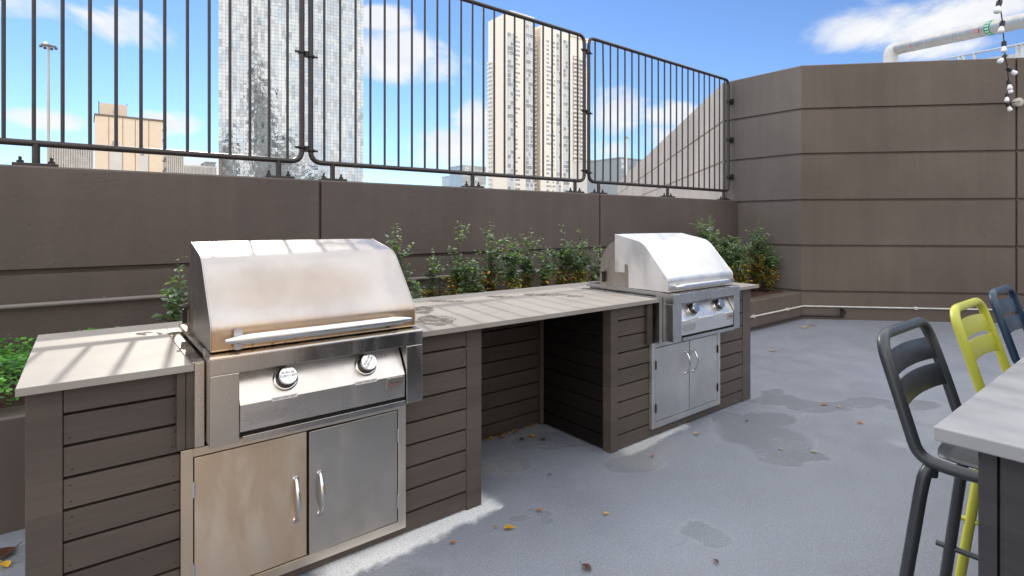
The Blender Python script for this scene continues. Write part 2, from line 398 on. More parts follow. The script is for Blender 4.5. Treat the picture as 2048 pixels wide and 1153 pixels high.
# floor paint with wet patches and a whitish band along the cabinet base
def floor_mat():
    m, t, b = base_mat('blue grey deck coating', (.2, .22, .25), .4)
    p = t.pos()
    big = t.noise(p, .55, 5, .6, .5); mid = t.noise(p, 3.2, 7, .62, .3)
    c = t.mix(t.ramp(big, .3, .7), (.126, .141, .178), (.182, .200, .248))
    c = t.mix(t.ramp(mid, .35, .7, 0, .35), c, (.17, .19, .22))
    wet = blob_mask(t, p, [(1500,862,66,32,0),(1460,842,46,24,0),(1560,880,64,32,0),(1570,912,46,22,0),(1612,908,30,14,0),(1520,840,66,20,0),(1545,790,26,11,0),(1560,803,60,10,0),(1640,812,70,12,0),(1730,806,60,9,0),(1830,812,60,14,0),(1412,1062,34,22,0),(1440,1080,36,22,0),(1425,1070,34,22,0),(1078,1030,24,12,0),(1094,1046,20,12,0),(1022,1040,22,8,0),(1050,1022,22,6,0),
        (1270,925,48,18,0),(740,1140,150,40,0),(1020,925,50,16,0),(1120,880,90,22,0),(30,1110,60,20,0)], .20, 3.4)
    wm = t.math('MULTIPLY', t.ramp(wet, .45, 1.08, 1, 0), t.ramp(t.noise(p, 4, 6, .6), .3, .55, .45, 1))
    rim = t.math('MULTIPLY', t.ramp(wet, .85, 1.0), t.ramp(wet, 1.0, 1.5, 1, 0))
    c = t.mix(t.math('MULTIPLY', wm, .6), c, (.105, .12, .135))
    c = t.mix(t.math('MULTIPLY', rim, .10), c, (.42, .43, .44))
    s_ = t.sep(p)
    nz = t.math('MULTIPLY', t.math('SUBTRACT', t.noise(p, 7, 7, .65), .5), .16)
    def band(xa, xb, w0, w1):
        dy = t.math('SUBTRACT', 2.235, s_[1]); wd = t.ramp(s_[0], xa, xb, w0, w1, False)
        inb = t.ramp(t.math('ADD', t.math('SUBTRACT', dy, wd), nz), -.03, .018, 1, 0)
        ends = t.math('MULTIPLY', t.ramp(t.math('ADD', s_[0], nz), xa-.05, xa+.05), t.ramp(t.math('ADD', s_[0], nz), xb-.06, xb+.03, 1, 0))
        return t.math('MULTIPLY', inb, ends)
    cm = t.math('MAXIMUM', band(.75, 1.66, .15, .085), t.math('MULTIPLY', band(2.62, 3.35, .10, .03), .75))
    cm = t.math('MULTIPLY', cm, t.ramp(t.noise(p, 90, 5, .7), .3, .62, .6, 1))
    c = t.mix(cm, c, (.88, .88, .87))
    tanp = blob_mask(t, p, [(1010,930,50,24,0),(1290,905,85,40,0),(1060,860,80,10,0)], .3, 4)
    c = t.mix(t.math('MULTIPLY', t.ramp(tanp, .2, 1.1, 1, 0), .3), c, (.30, .27, .22))
    scr = t.ramp(t.noise(t.mapping(p, (1, .25, 1), rot=(0, 0, .6)), 5.5, 9, .7), .68, .71)
    c = t.mix(t.math('MULTIPLY', scr, .35), c, (.42, .43, .45))
    hair = t.math('ABSOLUTE', t.math('SUBTRACT', t.noise(p, .9, 7, .55, .8), .5))
    c = t.mix(t.math('MULTIPLY', t.ramp(hair, .0005, .0035, .5, 0), t.ramp(t.noise(p, 1.6, 2), .52, .6)), c, (.10, .11, .12))
    grime = t.math('MULTIPLY', t.ramp(t.noise(p, 1.7, 9, .72, .6), .5, .68), .30)
    c = t.mix(grime, c, (.13, .135, .145))
    sp = t.noise(p, 260, 3, .7)
    c = t.mix(t.ramp(sp, .38, .66, 0, .42), c, (.46, .48, .53))
    c = t.mix(t.ramp(t.noise(p, 95, 3, .7), .45, .7, 0, .32), c, (.42, .44, .50))
    t.l.new(c, b.inputs['Base Color'])
    r = t.ramp(mid, .3, .7, .30, .46)
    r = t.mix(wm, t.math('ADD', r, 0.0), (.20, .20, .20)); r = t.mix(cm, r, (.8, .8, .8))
    t.l.new(r, b.inputs['Roughness'])
    h = t.math('MULTIPLY', t.math('ADD', t.noise(p, 105, 4, .7), t.math('MULTIPLY', t.noise(p, 30, 4), .5)), t.ramp(wm, 0, 1, 1, .35))
    t.l.new(t.bump(h, .5, .005), b.inputs['Normal'])
    return m
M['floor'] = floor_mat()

def slab_mat():
    m, t, b = base_mat('grey beige sintered slab', (.5, .47, .45), .6, 0, .25)
    p = t.pos()
    f = t.noise(p, 2.2, 7, .6, .8)
    c = t.mix(t.ramp(f, .3, .7), (.25, .225, .205), (.31, .283, .258))
    c = t.mix(t.ramp(t.noise(t.mapping(p, (1, 3, 1)), 5, 8, .65, 1.0), .52, .75, 0, .3), c, (.30, .275, .255))
    Z = .925
    wet = blob_mask(t, p, [(870,640,38,11,Z),(845,620,24,8,Z),(890,603,40,2.5,Z),(1090,590,50,2.5,Z),(1150,593,22,2,Z),(302,667,26,4,Z),(1000,594,30,2,Z)], .3, 13)
    wm = t.ramp(wet, .85, 1.05, 1, 0)
    isl = t.ramp(t.noise(p, 24, 4, .6), .44, .50)
    wm2 = t.math('MULTIPLY', wm, t.ramp(isl, 0, 1, .45, 1))
    c = t.mix(t.math('MULTIPLY', wm2, .6), c, (.17, .145, .125))
    edge = t.math('MULTIPLY', t.ramp(t.noise(p, 130, 4, .7), .62, .68), .45)
    c = t.mix(edge, c, (.28, .24, .2))
    t.l.new(c, b.inputs['Base Color'])
    t.l.new(t.mix(wm2, (.62, .62, .62), (.12, .12, .12)), b.inputs['Roughness'])
    t.l.new(t.bump(t.noise(p, 90, 5), .12, .002), b.inputs['Normal'])
    return m
M['slab'] = slab_mat()
m, t, b = base_mat('grey table slab', (.38, .38, .385), .4, 0, .35)
p = t.pos()
c = t.mix(t.ramp(t.noise(p, 3, 8, .62, 1.2), .3, .7), (.215, .215, .222), (.285, .285, .293))
c = t.mix(t.math('MULTIPLY', t.ramp(t.noise(p, 60, 5, .7), .62, .7), .3), c, (.20, .19, .18))
t.l.new(c, b.inputs['Base Color']); t.l.new(t.ramp(t.noise(p, 8, 6), .3, .7, .28, .48), b.inputs['Roughness'])
M['table'] = m

# ================================================================ ground and terrace
mb = MB(); mb.box(-3000, -3000, -15, 3000, 3000, -14)
tag(mb.build('ground', speck_mat('city ground', (.22, .21, .20), .9, 0, .3, .02, 0)), kind='structure')
mb = MB(); mb.box(-9, -8.6, -14, 15, 4.62, -.3)
tag(mb.build('podium', speck_mat('podium concrete', (.3, .28, .26), .9, 0, .2, .4, 0)), kind='structure')
mb = MB(); mb.box(-9, -8.6, -.299, 15, 4.625, 0)
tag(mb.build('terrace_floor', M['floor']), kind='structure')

def groove_prof(z0, z1, levels, th, gw=.030, gd=.030):
    pr = [(-th, z0), (0, z0)]
    for z in levels:
        pr += [(0, z-gw/2-.004), (-gd, z-gw/2+.002), (-gd, z+gw/2-.002), (0, z+gw/2+.004)]
    pr += [(-.006, z1-.006) if False else (0, z1-.012), (-.012, z1), (-th, z1)]
    return pr
def wall_run(mb, P0, P1, nrm, z0, z1, levels, th=.3, mat=0):
    mb.prism(groove_prof(z0, z1, levels, th), P0, P1, nrm, (0, 0, 1), mat)
LV = [.409, 1.085, 1.762, 2.446, 3.115]
XA = 8.355; YC = 3.634; YP = 4.63; YB = 4.90
bd = Vector((math.cos(R(-45.9)), math.sin(R(-45.9)), 0)); bn = Vector((-math.sin(R(45.9)), -math.cos(R(45.9)), 0))
q = Vector((math.sqrt(.5), math.sqrt(.5), 0)); qn = Vector((-q.y, q.x, 0))
cw = thing('concrete_wall', 'tall taupe concrete wall with horizontal grooves that turns corners behind the planter and stools', 'wall', (XA, YC, 0))
def alongB(px, py):    # point of wall B seen at a pixel
    a = (px-CX)/F; dr = FW+RT*a; P = Vector((XA, YC, 0))
    # dr*t = P + bd*s
    det = dr.x*(-bd.y)+bd.x*dr.y
    tt = (P.x*(-bd.y)+bd.x*P.y)/det
    return at(px, py, tt)
sj = (alongB(2033, 447)-Vector((XA, YC, H))).length
C0 = Vector((XA, YC, 0))
mb = MB(); wall_run(mb, C0, C0+bd*(sj-.014), bn, 0, 3.77, LV); wall_run(mb, C0+bd*(sj+.014), C0+bd*(sj+4.5), bn, 0, 3.77, LV)
mb.obox(C0+bd*sj-bn*.17+Vector((0, 0, 1.88)), bd*.02, bn*.13, (0, 0, 1.87))
tag(mb.build('wall_segment', M['concrete'], cw), 'wide brown wall segment behind the bar stools')
mb = MB(); wall_run(mb, (XA, YB, 0), (XA, YC, 0), (-1, 0, 0), 0, 3.77, LV)
tag(mb.build('wall_segment', M['concrete_grey'], cw), 'short greyer wall segment beside the end of the fence')
mb = MB()
s0 = 0
for s1 in (2.6, 7.2, 12, 17, 23):
    wall_run(mb, Vector((XA, YB, 0))+q*(s0+.012), Vector((XA, YB, 0))+q*(s1-.012), qn, -14, 3.77, LV); s0 = s1
mb.obox(Vector((XA, YB, -5.2))+q*11.5-qn*.16, q*11.5, qn*.12, (0, 0, 8.9))
tag(mb.build('wall_segment', M['concrete_out'], cw), 'sunlit pale wall segment receding beyond the fence')
# roof deck behind the wall that carries the duct
mb = MB()
A = [(XA+.25, YC+.1), (XA+.25, YB), (XA+.25+16, YB+15.6), (26, YC-12), (XA+.4+4.6, YC-4.6)]
mb.prism([(x, y) for x, y in A], (0, 0, -14), (0, 0, 3.45), (1, 0, 0), (0, 1, 0))
mb.build('roof_deck', speck_mat('roof membrane', (.45, .45, .44), .8, 0, .15, .6, 0), cw)

# ---------------------------------------------------------------- parapet
pw = thing('parapet_wall', 'low dark taupe concrete parapet behind the grills carrying the railing', 'wall', (3, YP, 0))
for x0, x1 in ((-7, -1.945), (-1.92, 1.558), (1.583, 5.048), (5.072, XA)):
    mb = MB(); wall_run(mb, (x0, YP, -.3), (x1, YP, -.3), (0, -1, 0), 0, 2.09, [.71, 1.408], .27)
    mb.box(x0-.03, YP+.03, -.3, x1-.001, YB-.01, 1.78-.01)
    mb.build('wall_panel', M['parapet'], pw)
mb = MB(); mb.box(-7, YP+.27, -14, XA+.1, YB+.02, 1.786); mb.build('outer_face', M['concrete_out'], pw)

# conduit on the parapet
mb = MB(); mb.tube([(-7, 4.595, .905), (8.3, 4.595, .885)], .017, 10)
for x in [-2.9+i*1.5 for i in range(7)]: mb.box(x-.008, 4.585, .88, x+.008, YP, .918)
tag(mb.build('conduit', M['conduit']), 'thin taupe painted conduit running along the parapet behind the grills', 'pipe')

# ================================================================ railing
FY = 4.75; ZB = 1.948; ZT = 3.765
def fence_panel(x0, x1, label, feet, rad=.10, clamp_right=None, seed=0, bent=None):
    t_ = thing('railing_panel', label, 'railing', ((x0+x1)/2, FY, 1.79), 'bronze railing panels on the parapet')
    mb = MB()
    loop = fillet([((x0+x1)/2, FY, ZB), (x1, FY, ZB), (x1, FY, ZT), (x0, FY, ZT), (x0, FY, ZB), ((x0+x1)/2-.01, FY, ZB)], rad, 7)
    mb.tube(loop, .0225, 12, closed=True); mb.build('frame', M['fence'], t_)
    n = int(round((x1-x0-.22)/.1443)); st = (x1-x0-.235)/n
    for k in range(n+1):
        x = x0+.1175+st*k; mb = MB()
        o = .018 if bent == k else 0
        mb.tube([(x, FY, ZB), (x+o, FY, ZB+.9), (x, FY, ZT)], .0115, 8, caps=False); mb.build('baluster', M['fence'], t_)
    for x in feet:
        mb = MB(); mb.tube([(x, FY, 1.795), (x, FY, ZB)], .022, 12); ft = mb.build('foot', M['fence'], t_)
        mb = MB(); mb.box(x-.115, FY-.05, 1.788, x+.115, FY+.05, 1.814); mb.build('base_plate', M['fence'], ft, .002)
        for dx in (-.078, .078):
            mb = MB(); mb.lathe([(.015, 0), (.019, .002), (.019, .018), (.009, .019), (.009, .042), (.006, .044)], (x+dx, FY, 1.814), (0, 0, 1), 6, smooth=False); mb.build('anchor_bolt', M['bolt'], ft)
    for (xa, xb, z) in (clamp_right or []):
        mb = MB()
        for xx, dz in ((xa, .0), (xb, -.022)):
            mb.lathe([(.022, -.014), (.031, -.013), (.031, .013), (.022, .014)], (xx, FY, z+dz), (0, 0, 1), 14)
            sgn = -1 if xx == xa else 1
            mb.tube([(xx+sgn*.028, FY-.004, z+dz), (xx+sgn*.058, FY-.004, z+dz)], .009, 8)
            mb.tube([(xx-sgn*.028, FY-.004, z+dz), ((xa+xb)/2, FY-.004, z+dz)], .010, 8)
        mb.box((xa+xb)/2-.012, FY-.02, z-.035, (xa+xb)/2+.012, FY+.015, z+.014)
        mb.build('clamp', M['bolt'], t_)
    return t_
fx = lambda px: oY(px, 350, FY).x
fence_panel(-1.99, 1.455, 'leftmost railing panel, the one partly cut off in front of the tan building', [-1.5, fx(72), fx(557)], clamp_right=[(1.455, 1.53, z) for z in (2.885, 2.07, 3.62)])
fence_panel(1.53, 4.905, 'middle railing panel in front of the mirrored tower edge and the cream tower', [fx(665), fx(945), fx(1150)], clamp_right=[(4.905, 4.985, z) for z in (2.08, 2.83, 3.59)])
p3 = fence_panel(4.985, 8.27, 'rightmost railing panel bolted to the tall concrete wall', [fx(1197), fx(1335), fx(1447)], bent=1)
for z in (2.18, 2.79, 3.42):
    mb = MB(); mb.lathe([(.022, -.03), (.033, -.029), (.033, .029), (.022, .03)], (8.27, FY, z), (0, 0, 1), 14)
    mb.box(8.29, FY-.02, z-.022, 8.34, FY+.02, z+.022); mb.box(8.338, FY-.05, z-.045, 8.354, FY+.05, z+.045)
    mb.tube([(8.27, FY-.06, z), (8.27, FY-.028, z)], .011, 6)
    mb.build('wall_clamp', M['bolt'], p3, .002)

# ================================================================ outdoor kitchen counter
CF = 2.235       # front face of the cabinets
ctr = thing('kitchen_counter', 'long outdoor kitchen counter with taupe plank siding, open bay and pale slab top', 'counter', (2.0, 2.7, 0))
ZG = [.81-.1023*k for k in range(8)]      # gap heights between boards
def boards(mb, a0, a1, plane, axis, z0=0.01, z1=.898, th=.018, mat=0, seed=1):
    rnd = random.Random(seed)
    lv = [z1]+ZG+[z0]
    nz_ = []
    for i in range(len(lv)-1):
        hi = lv[i]-(.005 if i else 0); lo = lv[i+1]+(.005 if i < len(lv)-2 else 0)
        o = rnd.uniform(-.0012, .0012)
        if axis == 'x':
            mb.box(a0, plane+o, lo, a1, plane+th, hi, mat)          # faces -Y
            for xn in (a0+.018, a1-.018):
                for zn in (lo+.02, hi-.02):
                    if rnd.random() < .7: mb.lathe([(.0028, 0), (.0022, .0012)], (xn+rnd.uniform(-.004, .004), plane+o, zn), (0, -1, 0), 6, 1, False)
        else: mb.box(plane+o, a0, lo, plane+th, a1, hi, mat)                     # faces -X
# carcass
mb = MB()
mb.box(-.13, CF+.020, .0, 1.545, 3.14, .896); mb.box(2.562, CF+.020, .0, 4.20, 3.14, .896); mb.box(1.545, 2.905, 0, 2.562, 3.14, .896)
mb.build('carcass', M['gap'], ctr)
def siding(name, a0, a1, plane, axis, mat, seed, bev=.0022):
    mb = MB(); boards(mb, a0, a1, plane, axis, mat=0, seed=seed); mb.build(name, [mat, M['gap']], ctr, bev)
siding('siding', -.055, .262, CF, 'x', M['siding'], 1)
siding('siding', 1.137, 1.476, CF, 'x', M['siding'], 2)
siding('siding', 2.604, 2.915, CF, 'x', M['siding'], 3)
siding('siding', 3.742, 4.098, CF, 'x', M['siding'], 4)
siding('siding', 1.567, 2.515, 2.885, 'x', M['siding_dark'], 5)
siding('siding', 2.30, 2.865, 2.543, 'y', M['siding_shade'], 6)
siding('siding', 2.325, 3.13, -.144, 'y', M['siding'], 7)
# low kick boards under the access doors
for x0, x1 in ((.262, 1.137), (2.915, 3.742)):
    mb = MB(); mb.box(x0+.001, CF, .01, x1-.001, CF+.018, .20); mb.build('kick_board', M['siding'], ctr)
for (x0, y0, x1, y1) in ((-.146, CF-.003, -.057, CF+.09), (1.478, CF-.003, 1.567, 2.885), (2.540, CF-.003, 2.602, CF+.064), (4.10, CF-.003, 4.222, CF+.09), (2.515, 2.855, 2.541, 2.884), (-.146, 3.08, -.12, 3.15)):
    mb = MB(); mb.box(x0, y0, 0.0, x1, y1, .899); mb.build('corner_trim', M['siding'], ctr, .002)
mb = MB(); mb.box(4.203, CF+.091, 0, 4.221, 3.14, .898); mb.build('end_panel', M['siding'], ctr)
# battens framing the grill cut-outs
for x0, x1 in ((.250, .276), (.278, .305)):
    mb = MB(); mb.box(x0, 2.200, .625, x1, CF-.004, .897); mb.build('batten', M['siding'], ctr, .0015)
mb = MB(); mb.box(2.872, 2.212, .63, 2.925, CF-.004, .897); mb.build('batten', M['siding_dark'], ctr, .0015)
# slab top, cut round the grills
mb = MB(); ZT0, ZT1 = .900, .925
def slabs(yf): return yf
GX = ((.300, 1.165), (2.955, 3.805))
mb.box(-.165, 2.183, ZT0, GX[0][0], 3.18, ZT1); mb.box(GX[0][1], 2.183, ZT0, GX[1][0], 3.18, ZT1); mb.box(GX[1][1], 2.183, ZT0, 4.262, 3.18, ZT1)
for a, b2 in GX: mb.box(a, 2.87, ZT0, b2, 3.18, ZT1)
mb.build('slab_top', M['slab'], ctr, .0015)

# ================================================================ grills
def round_profile(pts, rad, seg=6):
    return [(p.x, p.y) for p in fillet([Vector((a, b2, 0)) for a, b2 in pts], rad, seg)]
def grill(dx, label, mats, first):
    g = thing('gas_grill', label, 'grill', (dx+.41, 2.5, .62), 'built-in gas grills')
    X0, X1 = dx, dx+.823
    fr, hoodm, sidem, panelm, rearm = mats
    # body box inside the counter, with its top ledges
    mb = MB(); mb.box(X0+.02, 2.235, .62, X1-.02, 2.86, .948)
    mb.box(X0-.002, 2.20, .944, X0+.02, 2.87, .962); mb.box(X1-.02, 2.20, .944, X1+.002, 2.87, .962); mb.box(X0+.02, 2.82, .9485, X1-.02, 2.87, .975)
    mb.build('body', fr, g, .0015)
    for bx in ((X0-.045, 2.182, .9265, X0-.004, 2.88, .9305), (X0-.034, 2.18, .63, X0-.004, 2.234, .9262), (X1+.004, 2.182, .9265, X1+.02, 2.88, .9305)):
        mb = MB(); mb.box(*bx); mb.build('liner_trim', fr, g, .001)
    # front surround
    mb = MB()
    mb.prism(round_profile([(2.235, .8925), (2.098, .8925), (2.098, .957), (2.20, .9625), (2.235, .9625)], [.002, .010, .004], 4), (X0, 0, 0), (X1, 0, 0), (0, 1, 0), (0, 0, 1))
    mb.box(X0, 2.0985, .645, X0+.093, 2.235, .8918); mb.box(X1-.077, 2.0985, .645, X1, 2.235, .8918)
    mb.build('front_surround', fr, g, .0025)
    # control panel
    cp = []
    mb = MB()
    prof = [(2.225, .889), (2.172, .886), (2.105, .775), (2.102, .772), (2.106, .676), (2.112, .672), (2.225, .672)]
    mb.prism(prof, (X0+.096, 0, 0), (X1-.083, 0, 0), (0, 1, 0), (0, 0, 1))
    pn = mb.build('control_panel', panelm, g, .0015)
    mb = MB(); mb.box(X0+.0935, 2.12, .655, X1-.0775, 2.23, .671); mb.build('shadow_gap', M['void'], g)
    mb = MB(); mb.prism([(2.23, .655), (2.23, .640), (2.098, .640), (2.098, .662), (2.101, .662), (2.101, .655)], (X0+.103, 0, 0), (X1-.083, 0, 0), (0, 1, 0), (0, 0, 1))
    mb.build('drip_tray', fr, g, .001)
    # knobs sit on the sloping face
    d1 = Vector((0, 2.105-2.172, .775-.886)).normalized(); nrm = Vector((0, d1.z, -d1.y)); 
    if nrm.y > 0: nrm = -nrm
    up = -d1
    for i, kx in enumerate((.259, .577)):
        c = Vector((X0+kx, 2.172, .886))+d1*.066
        mb = MB(); mb.lathe([(.046, 0), (.046, .004), (.0435, .010), (.038, .0105)], c, nrm, 36); mb.build('bezel', M['chrome'], g)
        mb = MB(); mb.lathe([(.038, .010), (.0375, .028), (.034, .033)], c, nrm, 32); kn = mb.build('knob', M['chrome_dark'], g)
        mb = MB(); mb.lathe([(.031, .0332), (.0335, .036), (.0335, .043), (.032, .046), (.0, .0472)], c, nrm, 20, smooth=False); mb.build('knob_cap', M['chrome'], kn)
        a = (0 if i == 0 else .9)
        ex = Vector((math.cos(a), 0, 0))+up*math.sin(a); ey = up*math.cos(a)-Vector((math.sin(a), 0, 0))
        cc = c+nrm*.0476
        text_part('PUSH IN\nTURN LEFT', .0125, cc+ey*.004, ex, ey, M['ink_grey'], kn, 'knob_lettering', .0003)
        # worn sticker below the knob
        sc = Vector((X0+kx-.012, 2.1025, .7735))
        mb = MB(); mb.obox(sc+Vector((0, -.002, -.001)), (.046, 0, 0), (0, .0006, 0), (0, 0, .0065)); st = mb.build('sticker', M['sticker'], pn)
        text_part('PUSH TURN LEFT', .0105, sc+Vector((0, -.0028, -.001)), (1, 0, 0), (0, 0, 1), M['ink'], pn, 'sticker_lettering', .0001)
    # faded warning text and the maker's plate
    wt = "CAUTION: HOT SURFACE\nREAD INSTRUCTIONS BEFORE LIGHTING\nOPEN LID BEFORE LIGHTING BURNERS\nPUSH AND TURN KNOB LEFT TO HIGH\nIF BURNER DOES NOT LIGHT IN 5 SECONDS\nTURN OFF AND WAIT 5 MINUTES\nKEEP LID OPEN WHILE LIGHTING"
    text_part(wt, .0082, (X0+.185, 2.1022, .724), (1, 0, 0), (0, .04, 1), M['ink_grey'], pn, 'warning_lettering', .0001)
    pc = Vector((X1-.130, 2.1035, .745))
    mb = MB(); mb.box(pc.x-.037, 2.0985, .722, pc.x+.037, 2.1045, .768); pl = mb.build('name_plate', M['steel_door'], pn, .001)
    text_part('Summerset', .0125, (pc.x+.006, 2.0978, .7475), (1, 0, 0), (0, 0, 1), M['ink'], pn, 'plate_lettering', .0002)
    text_part('PROFESSIONAL GRILLS', .0042, (pc.x+.006, 2.0978, .7385), (1, 0, 0), (0, 0, 1), M['ink_red'], pn, 'plate_lettering', .0002)
    mb = MB()
    fl = [(-.0045, 0), (0, -.002), (.0045, .0), (.004, .006), (.002, .004), (.0005, .012), (-.002, .006), (-.004, .008)]
    mb.add([(pc.x-.029+a*.8, 2.0978, .741+b2*.9) for a, b2 in fl], [tuple(range(8))]); mb.build('flame_emblem', M['ink_red'], pn)
    # fixed rear shell
    A0, A1 = X0+.012, X1-.012
    hp = round_profile([(2.40, .955), (2.40, 1.285), (2.62, 1.305), (2.735, 1.19), (2.755, .955)], [.02, .12, .10], 6)
    mb = MB(); mb.prism(hp, (A0+.004, 0, 0), (A1-.004, 0, 0), (0, 1, 0), (0, 0, 1), smooth=False); mb.build('rear_shell', rearm, g, .002)
    # hood: curved shell plus cheeks with the notch at the back
    outer = [(2.148, .966), (2.148, 1.050), (2.352, 1.288), (2.600, 1.340)]
    prof = round_profile(outer, [.018, .05], 10)
    inn = [(a+.012, b2-.010) for a, b2 in prof]; inn[0] = (2.160, .966)
    mb = MB()
    n = len(prof)
    for i in range(n-1):
        (a, b2), (c_, d_) = prof[i], prof[i+1]
        # slight crown across the width
        cols = 12; vs = []
        for j in range(cols+1):
            u = j/cols; x = A0+(A1-A0)*u; cr = .006*(1-(2*u-1)**4)
            vs += [(x, a-cr*.5, b2+cr*.5 if i else b2), (x, c_-cr*.5, d_+cr*.5)]
        mb.add(vs, [(2*j, 2*j+2, 2*j+3, 2*j+1) for j in range(cols)], 0, True)
    # back edge turned down
    mb.box(A0, 2.594, 1.25, A1, 2.600, 1.3395)
    hood = mb.build('hood', hoodm, g)
    cheek = prof+[(2.600, 1.070), (2.511, 1.070), (2.511, 1.118), (2.503, 1.131), (2.490, 1.131), (2.480, 1.118), (2.475, 1.070), (2.475, .966)]
    for xa, xb in ((A0-.002, A0+.002), (A1-.002, A1+.002)):
        mb = MB(); mb.prism(cheek, (xa, 0, 0), (xb, 0, 0), (0, 1, 0), (0, 0, 1)); mb.build('hood_cheek', sidem, g)
    mb = MB()
    for xa in (A0, A1): mb.tube([(xa, a, b2) for a, b2 in prof], .0028, 6)
    mb.tube([(A0, 2.147, .967), (A1, 2.147, .967)], .003, 6); mb.build('rolled_edge', hoodm, hood)
    # pivot hardware on the rear shell
    mb = MB(); mb.lathe([(.016, 0), (.016, .012), (.009, .013), (.009, .03)], (A0, 2.70, 1.06), (-1, 0, 0), 12); mb.box(A0-.02, 2.69, .99, A0-.003, 2.71, 1.05); mb.build('pivot', M['bolt'], g)
    # handle: tapered bar in front of the lip
    hy, hz = (2.095, 1.008) if first else (2.112, 1.000)
    k = 26; pts = []; rs = []
    L0, L1 = A0+.035, A1-.045
    for j in range(k+1):
        u = j/k; pts.append((L0+(L1-L0)*u, hy-.004*math.sin(math.pi*u), hz)); e = min(u, 1-u)*k
        rs.append(.0185*min(1, .35+.75*math.sin(min(1, e/4)*math.pi/2)))
    mb = MB(); mb.tube(pts, rs, 16); hd = mb.build('handle', M['steel_handle'], g)
    for xx in (L0+.05, L1-.05):
        mb = MB(); mb.tube([(xx, hy+.008, hz), (xx, 2.150, hz)], .009, 12); mb.build('standoff', M['steel_handle'], hd)
    if first:   # loose heat shield washer plate hanging behind the handle
        mb = MB(); mb.prism([(-.014, -.036), (-.006, -.040), (.006, -.040), (.014, -.036), (.014, .030), (.006, .036), (-.006, .036), (-.014, .030)], (L0+.046, 2.118, hz), (L0+.046, 2.121, hz), (1, 0, 0), (0, 0, 1)); mb.build('bracket_plate', M['galv'], hd)
    return g
M['steel_rear2'] = steel_mat('smoke stained rear steel', (.66, .62, .58), .45, 'z', tan=.8, warm=(.26, .20, .15))
M['steel_handle'] = steel_mat('handle steel', (.66, .65, .64), .28, 'x')
M['steel_frame2'] = steel_mat('frame steel cool', (.50, .495, .49), .27, 'x')
M['steel_panel2'] = steel_mat('control panel steel cool', (.80, .78, .76), .30, 'x')
grill(.335, 'nearer gas grill with heat-tanned brown lip, between the short slab end and the open bay', (M['steel_frame'], M['steel1'], M['steel_hood_side_shade'], M['steel_panel'], M['steel_dark']), True)
grill(2.990, 'farther gas grill with cleaner white-looking hood, near the bush by the tall wall', (M['steel_frame2'], M['steel2'], M['steel_hood_side'], M['steel_panel2'], M['steel_rear2']), False)

# ---------------------------------------------------------------- access doors under the grills
def doors(x0, x1, z0, z1, xm, label, mats, ajar, hand):
    g = thing('access_doors', label, 'cabinet doors', ((x0+x1)/2, 2.22, z0), 'stainless double doors under the grills')
    mf, m1, m2 = mats
    fw = .038; mb = MB()
    yo, yi = 2.212, 2.236
    def pr(a0, c0, a1, c1): mb.box(a0, yo, c0, a1, yi, c1)
    pr(x0, z0, x0+fw, z1); pr(x1-fw, z0, x1, z1); pr(x0+fw, z1-fw+.008, x1-fw, z1); pr(x0+fw, z0, x1-fw, z0+fw)
    mb.build('frame', mf, g, .0015)
    mb = MB(); mb.box(x0+fw, 2.224, z0+fw, x1-fw, 2.234, z1-fw+.008); mb.build('recess', M['void'], g)
    dz0, dz1 = z0+fw+.004, z1-fw+.003
    for i, (a, b2, m_) in enumerate(((x0+fw+.004, xm-.004, m1), (xm+.004, x1-fw-.004, m2))):
        mb = MB(); y = 2.214; aj = ajar if i == 1 else 0
        # right leaf stands slightly open: hinged at its right edge
        vs = [(a, y-aj, dz0), (b2, y, dz0), (b2, y, dz1), (a, y-aj, dz1)]
        mb.add([v for v in vs]+[(v[0], v[1]+.012, v[2]) for v in vs], [(0,1,2,3),(7,6,5,4),(0,4,5,1),(1,5,6,2),(2,6,7,3),(3,7,4,0)])
        dr = mb.build('door', m_, g, .0015)
        hx = (b2-.042) if i == 0 else (a+.042); hyy = y-aj*(.9 if i == 1 else 0)
        zc, hl, big = hand
        mb = MB()
        arc = [(hx, hyy-.004-.034*math.sin(math.pi*j/14)**.8, zc-hl+2*hl*j/14) for j in range(15)]
        mb.tube(arc, [.0065+.0035*math.sin(math.pi*j/14) if not big else .006 for j in range(15)], 12)
        for zz in (zc-hl, zc+hl): mb.lathe([(.013, 0), (.013, .003), (.009, .006)], (hx, hyy, zz), (0, -1, 0), 16)
        mb.build('handle', M['chrome'], dr)
        ex = x0+fw+.001 if i == 0 else x1-fw-.001
        for zz in (dz0+.09, dz1-.11):
            mb = MB(); mb.tube([(ex, 2.209, zz-.028), (ex, 2.209, zz+.028)], .0048, 8)
            mb.build('hinge', M['galv'] if not big else M['bolt'], dr)
    return g
doors(.263, 1.136, .046, .617, .701, 'steel double doors with painted warm reflection and bow handles under the nearer grill', (M['steel_doorframe'], M['steel_warm_reflection'], M['steel_door']), .010, (.325, .082, False))
doors(2.918, 3.739, .064, .627, 3.344, 'pale clouded steel double doors with ring-like handles under the farther grill', (M['steel_door_pale'], M['steel_door_pale'], M['steel_door_pale']), .0, (.445, .075, True))
